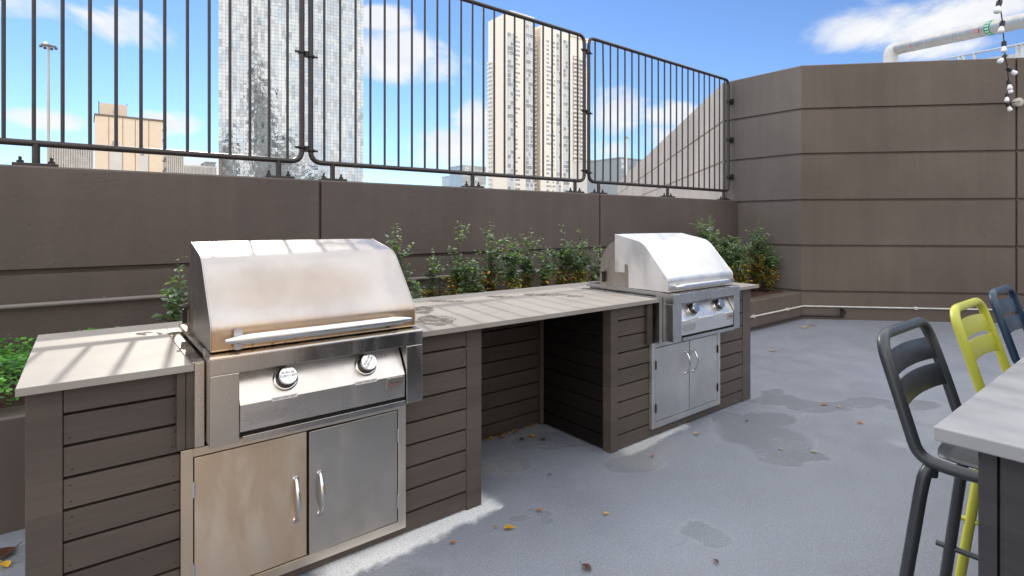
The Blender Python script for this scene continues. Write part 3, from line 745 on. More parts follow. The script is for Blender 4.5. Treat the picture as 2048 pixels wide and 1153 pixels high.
# ================================================================ planters
pl = thing('planter', 'low taupe concrete planter at right holding the bushes behind the counter', 'planter', (4.5, 3.9, 0), 'concrete planters along the parapet')
mb = MB(); mb.prism([(3.633, 0), (3.633, .385), (3.643, .395), (3.80, .395), (3.80, 0)], (.35, 0, 0), (8.337, 0, 0), (0, 1, 0), (0, 0, 1)); mb.build('planter_wall', M['concrete'], pl)
def soil(x0, x1, y0, y1, z, seed, par):
    rnd = random.Random(seed); nx, ny = int((x1-x0)/.06), int((y1-y0)/.06); mb = MB()
    vs = [(x0+(x1-x0)*i/nx, y0+(y1-y0)*j/ny, z+rnd.uniform(-.018, .018)) for i in range(nx+1) for j in range(ny+1)]
    mb.add(vs, [(i*(ny+1)+j, (i+1)*(ny+1)+j, (i+1)*(ny+1)+j+1, i*(ny+1)+j+1) for i in range(nx) for j in range(ny)], 0, False)
    return mb.build('soil', M['mulch'], par)
soil(.35, 8.34, 3.80, 4.62, .375, 3, pl)
pl2 = thing('planter', 'dark low planter at the left end of the counter, full of green ground cover', 'planter', (-1.6, 3.9, 0), 'concrete planters along the parapet')
mb = MB(); mb.prism([(3.375, 0), (3.375, .52), (3.385, .53), (3.56, .53), (3.56, 0)], (-6, 0, 0), (.345, 0, 0), (0, 1, 0), (0, 0, 1)); mb.build('planter_wall', M['parapet'], pl2)
mb = MB(); mb.box(.25, 3.561, 0, .345, 4.62, .528); mb.build('end_wall', M['parapet'], pl2)
soil(-6, .25, 3.56, 4.62, .50, 4, pl2)

# low conduits along the planter and the tall wall
mb = MB(); e = .022
cpts = [(4.4, 3.633-e, .192), (8.337-.01, 3.633-e, .192)]+[tuple(C0+bn*e+Vector((0, 0, .192))+bd*s) for s in (.02, 4.5)]
mb.tube(cpts, .0115, 8)
for i in range(4): mb.box(5.0+i*.95, 3.60, .172, 5.03+i*.95, 3.633, .212)
for s in (1.55, 3.3): mb.obox(C0+bn*.014+bd*s+Vector((0, 0, .19)), bd*.02, bn*.013, (0, 0, .022))
tag(mb.build('conduit', M['conduit_white']), 'thin scuffed white conduit low on the planter face and brown wall', 'pipe')
mb = MB(); a = C0+bn*.03
P = lambda s, z, o=0.0: tuple(a+bd*s+bn*o+Vector((0, 0, z)))
vpx = (alongB(1683, 447)-Vector((XA, YC, H))).length
mb.tube([(4.4, 3.60, .03), (8.30, 3.60, .05)]+fillet([P(.01, .055), P(vpx, .055), P(vpx, .16)], .04, 5), .013, 8)
mb.lathe([(.022, 0), (.026, .01), (.026, .05), (.018, .055), (.018, .11), (.026, .112), (.026, .13), (.012, .14)], P(vpx, .04), (0, 0, 1), 12)
mb.lathe([(.02, 0), (.02, .04), (.03, .045), (.03, .055)], P(vpx, .12), tuple(bn), 12)
tag(mb.build('drain_pipe', M['black']), 'black pipe with valve at the foot of the brown wall below the white conduit', 'pipe')

# ================================================================ plants
def leaf(mb, o, d, n, L, W, mat):
    d = d.normalized(); s_ = d.cross(n)
    if s_.length < 1e-3: s_ = d.cross(Vector((1, .2, 0)))
    s_.normalize(); n = s_.cross(d)
    dr = -n*L*.12
    mb.add([o, o+d*L*.35+s_*W*.5+n*W*.15, o+d*L*.75+s_*W*.36+n*W*.1+dr*.5, o+d*L+dr, o+d*L*.75-s_*W*.36+n*W*.1+dr*.5, o+d*L*.35-s_*W*.5+n*W*.15, o+d*L*.5],
           [(0, 1, 6), (1, 2, 6), (2, 3, 6), (3, 4, 6), (4, 5, 6), (5, 0, 6)], mat)
def shrub(label, x, y, z0, h, nst, spread, nl, Ls, seed, top=None, yel=.12, dense=0, group='shrubs in the right planter', side=0):
    rnd = random.Random(seed)
    g = thing('shrub', label, 'shrub', (x, y, z0), group)
    fm = MB()
    for k in range(nst):
        a = rnd.uniform(0, 6.28); hh = h*(1 if k == 0 else rnd.uniform(.55, .97))
        tx, ty = math.cos(a)*spread*rnd.uniform(.3, 1)+side, math.sin(a)*spread*.6*rnd.uniform(.3, 1)
        if k == 0 and top is not None: tx, ty = top
        n = 12; w1, w2 = rnd.uniform(-.03, .03), rnd.uniform(-.03, .03); ph = rnd.uniform(0, 6)
        pts = [Vector((x+tx*(i/n)**1.4+w1*math.sin(ph+i*.7)*i/n, y+ty*(i/n)**1.4+w2*math.cos(ph+i*.6)*i/n, z0-.02+hh*i/n)) for i in range(n+1)]
        sm = MB(); sm.tube(pts, [.0045*(1-.75*i/n) for i in range(n+1)], 5); stem = [sm]
        twigs = [(pts, 1.0)]
        for q_ in range(rnd.randint(5, 9) if dense else rnd.randint(3, 5)):
            i0 = rnd.randint(3, n-2); b0 = pts[i0]; aa = rnd.uniform(0, 6.28); L = rnd.uniform(.08, .22)*(1.2 if dense else 1)*h
            dd = Vector((math.cos(aa), math.sin(aa)*.7, rnd.uniform(.5, 1.3))).normalized()
            tp = [b0+dd*L*j/5+Vector((0, 0, .02*(j/5)**2)) for j in range(6)]
            sm.tube(tp, [.0025*(1-.6*j/5) for j in range(6)], 4); twigs.append((tp, .5))
        sm.build('stem', M['stem'], g)
        for tp, wgt in twigs:
            m_ = len(tp)-1; cnt = int(nl*wgt*(2.2 if wgt == 1 else 1.5))
            for i in range(cnt):
                u = rnd.random()**.8 if wgt == 1 else rnd.random()
                if wgt == 1: u = .12+.88*u
                f = u*m_; i0 = min(int(f), m_-1); o = tp[i0].lerp(tp[i0+1], f-i0)
                aa = rnd.uniform(0, 6.28); d_ = Vector((math.cos(aa), math.sin(aa), rnd.uniform(-.35, .9)))
                n_ = Vector((rnd.uniform(-.5, .5), rnd.uniform(-.8, .3), 1)).normalized()
                L = Ls*rnd.uniform(.6, 1.25)*(1-.35*(u if wgt == 1 else .5)); hgt = (o.z-z0)/h
                o = o+d_.normalized()*rnd.uniform(.002, .02)
                r = rnd.random()
                if hgt < .55 and r < yel*(1.6-2*hgt): mt = 3
                elif hgt > .72: mt = rnd.choice([0, 0, 1, 2, 4, 4, 2])
                else: mt = rnd.choice([0, 0, 1, 1, 1, 4, 0, 2] if hgt > .4 else [0, 1, 1, 1, 0])
                leaf(fm, o, d_, n_, L, L*rnd.uniform(.5, .68), mt)
    fm.build('foliage', LEAF, g)
    return g
def top_at(px, py, Y):
    p = oY(px, py, Y); return p
mids = [(795,440,4.05,3,.10,42,'tall shrub just right of the nearer grill hood'), (835,555,3.98,2,.12,26,'short low shrub at the right foot of the nearer grill hood'),
        (868,492,4.2,2,.08,30,'thin arching shrub between the tall first shrub and the silvery tipped one'), (918,442,4.1,3,.09,44,'silvery tipped shrub left of the middle of the counter'),
        (950,505,3.95,3,.10,40,'lower leafy shrub with yellow leaves in the middle of the row'), (985,440,4.2,3,.09,44,'tall twin-tipped shrub at the middle of the row'),
        (1022,466,4.0,3,.09,44,'shrub with a pale drooping tip right of the twin-tipped one'), (1058,458,4.15,4,.10,44,'bright green topped shrub right of the middle'),
        (1092,466,4.0,2,.06,34,'thin upright shrub left of the bushy clump'), (1125,450,4.15,5,.12,52,'bushy clump left of the parapet joint'), (1160,455,4.05,5,.13,52,'broad shrub in front of the parapet joint'), (1196,488,4.0,3,.10,40,'shrub tucked against the back of the farther grill')]
for i, (px, py, Y, ns, sp, nl, lab) in enumerate(mids):
    p = top_at(px, py, Y); shrub(lab, p.x-.03, Y, .37, p.z-.37, ns+3, sp*1.3, nl, .046, 50+i, top=(.03, 0), yel=.45)
for i, (px, py, Y, ns, sp, nl, lab) in enumerate([(1418,426,4.1,8,.20,80,'tallest bush with bright tip just right of the farther grill hood'), (1452,470,4.25,8,.26,80,'dense dark bush behind the tallest bright tipped one'),
        (1482,474,4.0,8,.22,80,'dense low bush in the middle of the right clump'), (1516,442,4.15,8,.18,80,'upright bush in front of the dark wall corner'), (1545,490,4.0,4,.14,60,'loose airy bush nearest the tall wall, over the bark mulch')]):
    p = top_at(px, py, Y); shrub(lab, p.x-.05, Y, .37, p.z-.37, ns+4, sp*1.4, nl, .042, 90+i, top=(.05, 0), yel=.30, dense=1)
p = top_at(352, 508, 3.9); shrub('lone leggy shrub rising behind the slab beside the left cheek of the nearer grill', p.x+.02, 3.9, .37, p.z-.37, 4, .10, 34, .058, 7, top=(-.02, 0), yel=.12)
p = top_at(545, 478, 4.0); shrub('small leaf tips peeping over the top of the nearer grill hood', p.x, 4.0, .37, p.z-.37+.01, 3, .16, 26, .045, 8, yel=.1)

# ground cover in the left planter
rnd = random.Random(5); mb = MB()
for i in range(5200):
    x = rnd.uniform(-1.35, .2); y = 3.42+1.1*rnd.random()
    hh = .10+.13*(.5+.5*math.sin(x*7+1.3)*math.cos(y*6))+.03*rnd.random()
    if y < 3.56: hh *= .55+(y-3.42)*3
    z = .53+hh*rnd.random()**.35
    a = rnd.uniform(0, 6.28); el = rnd.uniform(-.3, .5); d0 = Vector((math.cos(a), math.sin(a), el)).normalized(); n = Vector((rnd.uniform(-.5, .5), rnd.uniform(-.7, .2), 1)).normalized()
    L = rnd.uniform(.018, .034); o = Vector((x, y, z)); s_ = d0.cross(n).normalized(); mt = rnd.choice([0, 0, 1, 2, 0])
    for k in (-1, 0, 1):
        dd = (d0+s_*k*.9).normalized(); sd = dd.cross(n).normalized(); LL = L*(1 if k == 0 else .8)
        mb.add([o, o+dd*LL*.55+sd*LL*.30, o+dd*LL, o+dd*LL*.55-sd*LL*.30], [(0, 1, 2, 3)], mt)
gc = mb.build('ground_cover', COVER); tag(gc, 'dense bright green parsley-like ground cover in the left planter', 'ground cover', kind='stuff')

# ================================================================ bar table and stools
tb = thing('bar_table', 'grey slab topped bar table with charcoal panel base at the lower right', 'table', (2.8, -.15, 0))
mb = MB(); mb.box(1.148, -.62, 1.045, 4.7, .281, 1.070); mb.build('tabletop', M['table'], tb, .003, segs=3)
mb = MB(); mb.box(1.196, -.58, 0, 1.30, .203, 1.0445); mb.build('end_panel', M['charcoal'], tb, .002)
mb = MB(); mb.box(1.193, .2055, 0, 1.302, .230, 1.0445); mb.build('trim_board', M['charcoal'], tb, .002)
mb = MB(); mb.box(1.3005, -.35, 0, 4.5, -.25, 1.0445); mb.build('spine_panel', M['charcoal'], tb)

def stool(label, x, y, mats, rot=0.0):
    """origin under the seat centre; faces -Y"""
    g = bpy.data.objects.new('bar_stool', None); COL.objects.link(g); g.location = (x, y, 0); g.rotation_euler = (0, 0, rot)
    g['_o'] = (0, 0, 0); tag(g, label, 'bar stool', 'metal bar stools in a row along the table')
    fr, se = mats; W = .225; D = .19; r = .0165
    path = [(-W*.86, -D, .742), (-W, .12, .742), (-W, D+.012, .752), (-W, D+.055, .90), (-W*.97, D+.112, 1.082), (W*.97, D+.112, 1.082), (W, D+.055, .90), (W, D+.012, .752), (W, .12, .742), (W*.86, -D, .742)]
    pp = fillet(path, [.05, .07, .05, .075, .075, .05, .07, .05], 7)
    mb = MB(); mb.tube(pp, r, 14); mb.build('back_frame', fr, g)
    mb = MB(); mb.tube(fillet([(-W*.86, -D+.01, .742), (-W*.80, -D-.012, .742), (W*.80, -D-.012, .742), (W*.86, -D+.01, .742)], .02, 4), r*.9, 12); mb.build('seat_rail', fr, g)
    # dished seat pan
    n = 10; mb = MB(); vs = []
    for i in range(n+1):
        for j in range(n+1):
            u, v = -1+2*i/n, -1+2*j/n
            wx = W*(.9+.04*v)
            k = 1-.12*abs(u)**3*abs(v)**3
            vs.append((u*wx*k, v*(D-.004)*k, .757-.014*(1-u*u)*(1-v*v)+.003*max(abs(u), abs(v))**6))
    f1 = [(i*(n+1)+j, (i+1)*(n+1)+j, (i+1)*(n+1)+j+1, i*(n+1)+j+1) for i in range(n) for j in range(n)]
    mb.add(vs, f1, 0, True)
    st = mb.build('seat', se, g); so_ = st.modifiers.new('thick', 'SOLIDIFY'); so_.thickness = .004
    # bowed back slats
    for z0, z1 in ((.957, 1.026), (.874, .943)):
        mb = MB(); nn = 14; vs = []
        def yy(z): 
            return (D+.055)+(z-.90)*(.057/.18)
        for j in range(nn+1):
            u = -1+2*j/nn; bow = .016*(1-u*u)
            lift = .005*(1-u*u)
            for z in (z0+lift, (z0+z1)/2+lift, z1+lift): vs.append((u*(W-.006), yy(z)+bow, z))
        mb.add(vs, [(3*j+k, 3*j+3+k, 3*j+4+k, 3*j+1+k) for j in range(nn) for k in (0, 1)], 0, True)
        sl_ = mb.build('back_slat', se, g); so_ = sl_.modifiers.new('thick', 'SOLIDIFY'); so_.thickness = .004; so_.offset = 0
        bv = sl_.modifiers.new('bevel', 'BEVEL'); bv.width = .0015; bv.segments = 2; bv.limit_method = 'ANGLE'
    for sx in (-1, 1):
        for sy in (-1, 1):
            top = (sx*W*.93, sy*(D-.02), .738); kn = (sx*(W+.012), sy*(D+.004), .66); ft = (sx*(W+.045), sy*(D+.085), .008)
            mb = MB(); mb.tube(fillet([top, (sx*(W+.004), sy*(D-.004), .715), kn, ft], .05, 6), .0165, 12)
            mb.lathe([(.0185, -.012), (.0195, -.008), (.0195, .01), (.0185, .014)], (sx*W*.955, sy*(D-.012), .720), (sx*.12, sy*.05, -1), 12)
            lg = mb.build('leg', fr, g)
            mb = MB(); mb.lathe([(.0175, 0), (.0185, .003), (.0185, .022), (.0168, .024)], (ft[0], ft[1], 0.0), (0, 0, 1), 12); mb.build('foot_cap', M['black'], lg)
        z = .30; k = (.738-z)/.73; xx = sx*(W+.030); yy_ = D+.052
        mb = MB(); mb.tube([(xx, -yy_-.02, z), (xx, yy_+.035, z)], .0095, 10); mb.build('footrest', fr, g)
    mb = MB(); mb.tube([(-W-.03, -D-.055, .26), (W+.03, -D-.055, .26)], .0095, 10); mb.build('footrest', fr, g)
    return g
def paint(n, c, rough=.36):
    m, t, b = base_mat(n, c, rough); b.inputs['Coat Weight'].default_value = .15; b.inputs['Coat Roughness'].default_value = .25
    p = t.pos(); t.l.new(t.ramp(t.noise(p, 9, 5), .3, .7, rough-.06, rough+.1), b.inputs['Roughness'])
    t.l.new(t.mix(t.math('MULTIPLY', t.ramp(t.noise(p, 45, 5, .7), .66, .72), .3), (*c, 1)[:3], tuple(min(1, x*1.6+.05) for x in c)), b.inputs['Base Color'])
    t.l.new(t.bump(t.noise(p, 400, 2), .06, .0006), b.inputs['Normal']); return m
G1 = paint('graphite powder coat', (.030, .033, .037)); Y1 = paint('acid yellow powder coat', (.41, .41, .045)); B1 = paint('navy powder coat', (.010, .028, .058))
G2 = paint('graphite seat panel', (.020, .022, .026))
stool('dark grey metal bar stool, nearest the camera at the table corner', 2.09, .288, (G1, G2))
stool('acid yellow-green metal bar stool between the grey and navy ones', 2.872, .288, (Y1, Y1))
stool('navy blue metal bar stool, farthest along the table', 3.645, .312, (B1, B1))

# ================================================================ duct, guard rail and string lights beyond the tall wall
dp = [at(1770, 175, 15.4), at(1781, 122, 15.3), at(1800, 97, 15.1), at(1835, 91, 14.6), at(2048, 46, 11.4), at(2300, -20, 9)]
dg = thing('insulated_duct', 'fat metal clad pipe with white elbow rising over the tall wall', 'pipe', tuple(dp[0]))
e1 = fillet([at(1779, 150, 15.3), at(1782, 101, 15.2), at(1800, 96.5, 15.0)], 1.5, 10)
mb = MB(); mb.tube(e1, .175, 20); mb.build('elbow', speck_mat('white pipe wrap', (.62, .61, .59), .6, 0, .1, 6), dg)
mb = MB(); A_, B_ = at(1797, 97, 15.0), at(2160, 17, 10.6)
mb.tube([A_, B_], .162, 24); cl_ = mb.build('cladding', steel_mat('duct cladding', (.48, .46, .44), .42, 'x'), dg)
dv = (B_-A_); Ld = dv.length; dv.normalize()
for i in range(1, 9):
    mb = MB(); c = A_+dv*(Ld*i/9); mb.lathe([(.162, -.012), (.166, -.010), (.166, .010), (.162, .012)], c, dv, 24); mb.build('seam_band', M['galv'], cl_)
cc = None
for i in range(400):
    c = A_+dv*Ld*i/400; rel = c-Vector((0, 0, H)); u = CX+F*rel.dot(RT)/rel.dot(FW)
    if cc is None and u > 1985: cc = c
mb = MB(); mb.lathe([(.1635, -.07), (.1645, -.069), (.1645, .069), (.1635, .07)], cc, dv, 24); gb = mb.build('green_band', speck_mat('green pipe marker', (.01, .28, .13), .5, bumps=0), dg)
toc = (Vector((0, 0, H))-cc); toc = (toc-dv*toc.dot(dv)).normalized(); sd = dv.cross(toc)
wm_ = speck_mat('white marker print', (.75, .75, .73), .5, bumps=0); rm_ = speck_mat('red marker print', (.5, .05, .04), .5, bumps=0)
for k in range(-2, 3):
    a = k*.42; nrm = toc*math.cos(a)+sd*math.sin(a); tg = dv; sv = dv.cross(nrm)
    o = cc+nrm*.1662; mb = MB()
    pts2 = [(-.05, 0), (-.018, .024), (-.018, .009), (.018, .009), (.018, .024), (.05, 0), (.018, -.024), (.018, -.009), (-.018, -.009), (-.018, -.024)]
    mb.add([o+tg*a_+sv*b_ for a_, b_ in pts2], [tuple(range(10))]); mb.build('arrow_mark', wm_, gb)
for dist, sz in ((-.24, 1.0), (-2.15, .7)):
    o = cc+dv*dist+toc*.1645; mb = MB(); sv = dv.cross(toc)
    mb.obox(o, dv*.055*sz, toc*.002, sv*.045*sz); pb = mb.build('small_label', rm_, cl_)
    mb = MB()
    for k in (-1, 0, 1): mb.obox(o+toc*.003+sv*.022*k*sz, dv*.042*sz, toc*.001, sv*.004*sz)
    mb.build('label_lines', wm_, cl_)

gr = thing('guard_rail', 'galvanised guard rail on the roof behind the string lights', 'railing', tuple(at(1960, 118, 14)))
mb = MB(); ra, rb = at(1872, 122, 17.5), at(2130, 72, 10.6)
mb.tube([ra, rb], .028, 8); mb.build('top_rail', M['galv'], gr)
mb = MB(); mb.tube([ra-Vector((0, 0, .42)), rb-Vector((0, 0, .42))], .02, 8); mb.build('mid_rail', M['galv'], gr)
rv = rb-ra
for px in (1919, 1928, 1949, 2036, 2046):
    best = min((abs(CX+F*(ra+rv*i/600-Vector((0,0,H))).dot(RT)/(ra+rv*i/600).dot(FW)-px), i) for i in range(601)); c = ra+rv*best[1]/600
    mb = MB(); mb.box(c.x-.035, c.y-.035, 3.3, c.x+.035, c.y+.035, c.z); mb.build('post', M['galv'], gr)
mb = MB(); pa, pb = at(1955, 119, 15.5), at(2120, 96, 12); dv2 = (pb-pa).normalized()
mb.obox((pa+pb)/2-Vector((0, 0, .35)), (pb-pa)/2, dv2.cross(Vector((0, 0, 1)))*.3, (0, 0, .33))
tag(mb.build('roof_unit', speck_mat('off white roof cowling', (.62, .60, .57), .6)), 'off-white boxy roof unit behind the guard rail', 'roof unit')

anch = alongB(2036, 206); anch = Vector((anch.x, anch.y, H-(206-HY)*((anch-Vector((0,0,H))).dot(FW))/F))
slt = thing('string_lights', 'black festoon cable with white bulbs hanging down to the wall joint', 'string lights', tuple(anch))
bulbs = [(2014,207,7.55),(2015,188,7.35),(2017,170,7.15),(2017,162,6.9),(2015,137,6.6),(2010,112,6.3),(2008,85,6.0),(2005,45,5.5),(1999,4,5.1),(1996,-30,4.8)]
cab = [anch+bn*.08+bd*-.03]+[at(*b_) for b_ in bulbs]+[at(1990, -80, 4.4)]
mb = MB(); mb.tube(fillet(cab, .05, 3), .0055, 6); mb.build('cable', M['black'], slt)
glass = speck_mat('frosted white bulb', (.80, .80, .80), .25, bumps=0)
dirs = [(.3,0,-1),(-.25,0,-1),(.15,0,-1),(.05,0,-1),(.85,0,-.7),(-.75,0,-.75),(-.15,0,-1),(-.3,0,-1),(-.35,0,-1),(0,0,-1)]
for i, (b_, dr_) in enumerate(zip(bulbs, dirs)):
    c = at(*b_); dd = (RT*dr_[0]+Vector((0, 0, dr_[2]))-FW*.15).normalized()
    mb = MB(); mb.lathe([(.008, -.012), (.022, -.008), (.024, .006), (.021, .046), (.018, .052)], c, dd, 14); sk = mb.build('socket', M['black'], slt)
    mb = MB(); mb.lathe([(.015, .046), (.017, .056), (.023, .075), (.029, .098), (.0275, .112), (.016, .120), (.0, .122)], c, dd, 16); mb.build('bulb', glass, sk)
mb = MB(); mb.lathe([(.062, 0), (.062, .05), (.057, .055), (.0, .056)], anch-bd*.02, bn, 28)
mb.tube([anch+bd*.12+bn*.03, anch+bd*1.2+bn*.03+Vector((0, 0, .33))], .005, 6)
tag(mb.build('wall_box', speck_mat('beige round box', (.42, .38, .34), .5)), 'round beige wall box at the joint where the string lights end', 'wall box')

# ================================================================ fallen leaves
def fallen(px, py, L, kind, label, z=0.004, a=None):
    rnd = random.Random(int(px*7+py)); c = gz(px, py, z); a = rnd.uniform(0, 6.28) if a is None else a
    mb = MB(); d_ = Vector((math.cos(a), math.sin(a), 0)); s_ = Vector((-d_.y, d_.x, 0)); n = 7; vs = []
    for i in range(n+1):
        u = i/n; wd = L*.30*math.sin(math.pi*min(1, u*1.02))**.75; cz = .05*L*math.sin(u*3)+.004
        vs += [c+d_*L*(u-.5)+s_*wd+Vector((0, 0, cz+wd*.45)), c+d_*L*(u-.5)+Vector((0, 0, cz)), c+d_*L*(u-.5)-s_*wd+Vector((0, 0, cz+wd*.3))]
    mb.add(vs, [(3*i+k, 3*i+3+k, 3*i+4+k, 3*i+1+k) for i in range(n) for k in (0, 1)], 0, True)
    mb.tube([c+d_*L*.5+Vector((0, 0, .006)), c+d_*L*.78+Vector((0, 0, .008))], L*.015+.0004, 5)
    m_ = {'y': FL[0], 'b': FL[1], 'o': FL[2], 'p': FL[3]}[kind]
    tag(mb.build('fallen_leaf', m_), label, 'leaf', 'leaves fallen on the terrace')
FL = [leafmat('fallen yellow', (.62, .36, .04)), leafmat('fallen brown', (.10, .045, .03)), leafmat('fallen orange', (.42, .17, .05)), leafmat('fallen tan', (.42, .30, .17))]
for args in [(1018,1058,.05,'y','bright yellow leaf on the floor right of the whitish edge',.004,-.6), (1173,1137,.052,'b','dark reddish brown leaf near the bottom centre of the floor',.004,1.6), (906,1087,.03,'o','small rusty curled leaf beside the whitish floor edge'),
    (1212,1029,.028,'y','thin yellow leaf alone in the middle of the floor'), (1079,1022,.03,'o','rusty leaf fragment on the small damp patch'), (991,1056,.018,'o','tiny orange scrap left of the bright yellow leaf'),
    (1393,869,.045,'p','pale tan leaf in front of the farther access doors'), (1305,914,.03,'o','faint orange leaf right of the open bay corner'), (1005,876,.045,'o','orange leaf lying inside the open bay, leftmost'),
    (1064,874,.045,'y','yellow leaf lying inside the open bay'), (1043,880,.04,'b','brown curled leaf inside the open bay, beside the yellow one'), (1086,880,.045,'b','brown curled leaf inside the open bay, nearest its right wall'),
    (1100,951,.02,'b','tiny dark speck of leaf in front of the open bay'), (1432,1125,.03,'b','small black crumb of leaf near the lower right damp patch'), (1561,899,.03,'p','tan sliver of leaf on the big damp patch'), (1628,905,.04,'p','pale pink sliver at the edge of the big damp patch'),
    (1648,810,.06,'o','orange leaf on the damp band, right of the counter end'), (1677,815,.04,'p','pale leaf on the damp band, right of the orange one'), (1494,843,.03,'b','dark red leaf beside the counter end'), (1720,846,.05,'o','faint orange leaf left of the grey stool'),
    (1612,656,.09,'y','yellow leaf in the floor corner under the tall wall'), (1625,652,.08,'o','orange leaf in the floor corner under the tall wall'), (1546,703,.08,'p','tan leaf on the floor in front of the right planter'),
    (8,1112,.11,'b','long brown leaf on the floor at the far left edge',.004,.9), (10,1132,.06,'y','yellow leaf on the floor at the far left edge')]:
    fallen(*args)
rnd = random.Random(9); mb = MB()
for i in range(70):
    u = rnd.random(); x = 1.75+u*.72; y = 2.878-abs(rnd.gauss(0, .012)); L = rnd.uniform(.012, .03); a = rnd.uniform(0, 6.28)
    leaf(mb, Vector((x, y, .006+rnd.random()*.01)), Vector((math.cos(a), math.sin(a), .1)), Vector((0, 0, 1)), L, L*.6, rnd.choice([0, 0, 1, 2]))
tag(mb.build('leaf_litter', FL), 'yellow and brown leaf litter along the back of the open bay', 'leaf litter', kind='stuff')
# ================================================================ the city
def ax_at(px, py, t): return at(px, py, t)
GL = -14.0
def zt(py, t): return H-(py-HY)*t/F
facade = {}
def plain(n, c, rough=.8, metal=0, var=.08, sc=.3): return speck_mat(n, c, rough, metal, var, sc, 0, spec=.3)
win = [plain('city window glass', (.34, .37, .39), .12, .0), plain('pale window glass', (.60, .62, .62), .15), plain('dark window', (.27, .28, .28), .2)]
for m_ in win: m_.node_tree.nodes['Principled BSDF'].inputs['Specular IOR Level'].default_value = 1.0

# ---- mirrored tower: convex glass front made of staggered panels
tw = thing('glass_tower', 'tall curved tower of white, grey and mirrored glass panels cut off by the frame top', 'skyscraper', tuple(Vector((at(580, 447, 205).x, at(580, 447, 205).y, GL))))
pL, pR = at(437, 447, 200), at(727, 447, 222)
chord = (pR-pL); Wc = chord.length; cd = chord.normalized(); cn = Vector((cd.y, -cd.x, 0))
if cn.dot(pL) > 0: cn = -cn
sag = 2.0; Rr = (Wc*Wc/4+sag*sag)/(2*sag); cen = (pL+pR)/2+cn*(sag-Rr); cen.z = 0
a_half = math.asin(Wc/2/Rr); a0 = math.atan2(cn.y, cn.x)
sgn = 1 if (Vector((math.cos(a0+a_half), math.sin(a0+a_half), 0))*Rr+cen-pL).length < 30 else -1
def arc(u, r=0.0):
    a = a0+sgn*a_half*(1-2*u); return cen+Vector((math.cos(a), math.sin(a), 0))*(Rr+r)
def glassm(n, c, rough, metal):
    m, t, b = base_mat(n, c, rough, metal, .9)
    p = t.pos(); t.l.new(t.bump(t.noise(p, .22, 3), .18, .6), b.inputs['Normal'])
    t.l.new(t.mix(t.ramp(t.noise(p, .5, 3), .3, .7), tuple(x*.9 for x in c), c), b.inputs['Base Color']); return m
TG = [glassm('white fritted glass', (.46, .47, .465), .08, .85), glassm('pale grey panel', (.38, .39, .395), .08, .85), glassm('grey panel', (.31, .325, .335), .08, .85), glassm('mirror glass', (.36, .40, .43), .02, 1.0), glassm('deep mirror glass', (.38, .42, .45), .02, 1.0)]
rnd = random.Random(2); NC = 44; RH = 1.35; NR = 136; mb = MB()
grid = {}
for r in range(NR):
    for c in range(NC):
        blk = (c, (r+c)//2)
        if blk not in grid:
            v = rnd.random(); diag = math.sin((c*.9+r*.45))*.5+math.sin(c*.37-r*.2)*.5
            grid[blk] = 2 if v < .08+.10*(diag > .3) else (1 if v < .30 else (3 if v > .90 else 0))
            if c/NC > .58 and rnd.random() < .45: grid[blk] = rnd.choice([3, 3, 4, 1])
            if c % 11 == 5 and rnd.random() < .7: grid[blk] = rnd.choice([3, 4])
        u0, u1 = c/NC, (c+1)/NC; z0 = GL+r*RH; z1 = z0+RH; g_ = .0007
        j = [rnd.gauss(0, .006) for _ in range(2)]
        a_, b_ = arc(u0+g_), arc(u1-g_); n_ = cn
        mb.add([a_+Vector((0, 0, z0+.035))+n_*j[0], b_+Vector((0, 0, z0+.035))+n_*j[1], b_+Vector((0, 0, z1-.035))-n_*j[0], a_+Vector((0, 0, z1-.035))-n_*j[1]], [(0, 1, 2, 3)], grid[blk])
mb.build('glass_panels', TG, tw)
mb = MB(); back = [arc(i/24, -.12) for i in range(25)]; bk = [back[-1]-cn*28, back[0]-cn*28]
poly = [(v.x, v.y) for v in back+bk]; mb.prism(poly, (0, 0, GL), (0, 0, GL+NR*RH), (1, 0, 0), (0, 1, 0)); mb.build('frame', plain('tower mullions', (.48, .49, .50), .4, .5), tw)

# ---- cream residential tower, aligned with the street grid
cream = plain('cream render', (.90, .82, .71), .75, 0, .03); cream2 = plain('tan recess render', (.70, .62, .53), .8); slabm = plain('balcony slab', (.82, .78, .72), .7)
cc0 = at(1022, 447, 360); YF = cc0.y; X0 = cc0.x; zt0 = zt(21, 360)
ct = thing('apartment_tower', 'cream forty-storey apartment tower with balconies behind the middle railing', 'skyscraper', (X0, YF, GL))
fxp = lambda px: oY(px, 447, YF).x
X1 = fxp(1172)
mb = MB(); rx0, rx1 = fxp(1069), fxp(1081)
mb.box(X0, YF, GL, rx0, YF+26, zt0); mb.box(rx1, YF, GL, X1, YF+26, zt0-4); mb.box(rx0, YF+9, GL, rx1, YF+25.9, zt0-9)
mb.build('wall', cream, ct)
mb = MB(); mb.box(rx0, YF+8.8, GL, rx1-.05, YF+8.99, zt0-9.2); mb.box(rx1-.12, YF+.05, GL, rx1-.02, YF+8.8, zt0-6); mb.build('recess_wall', cream2, ct)
FH = 3.0
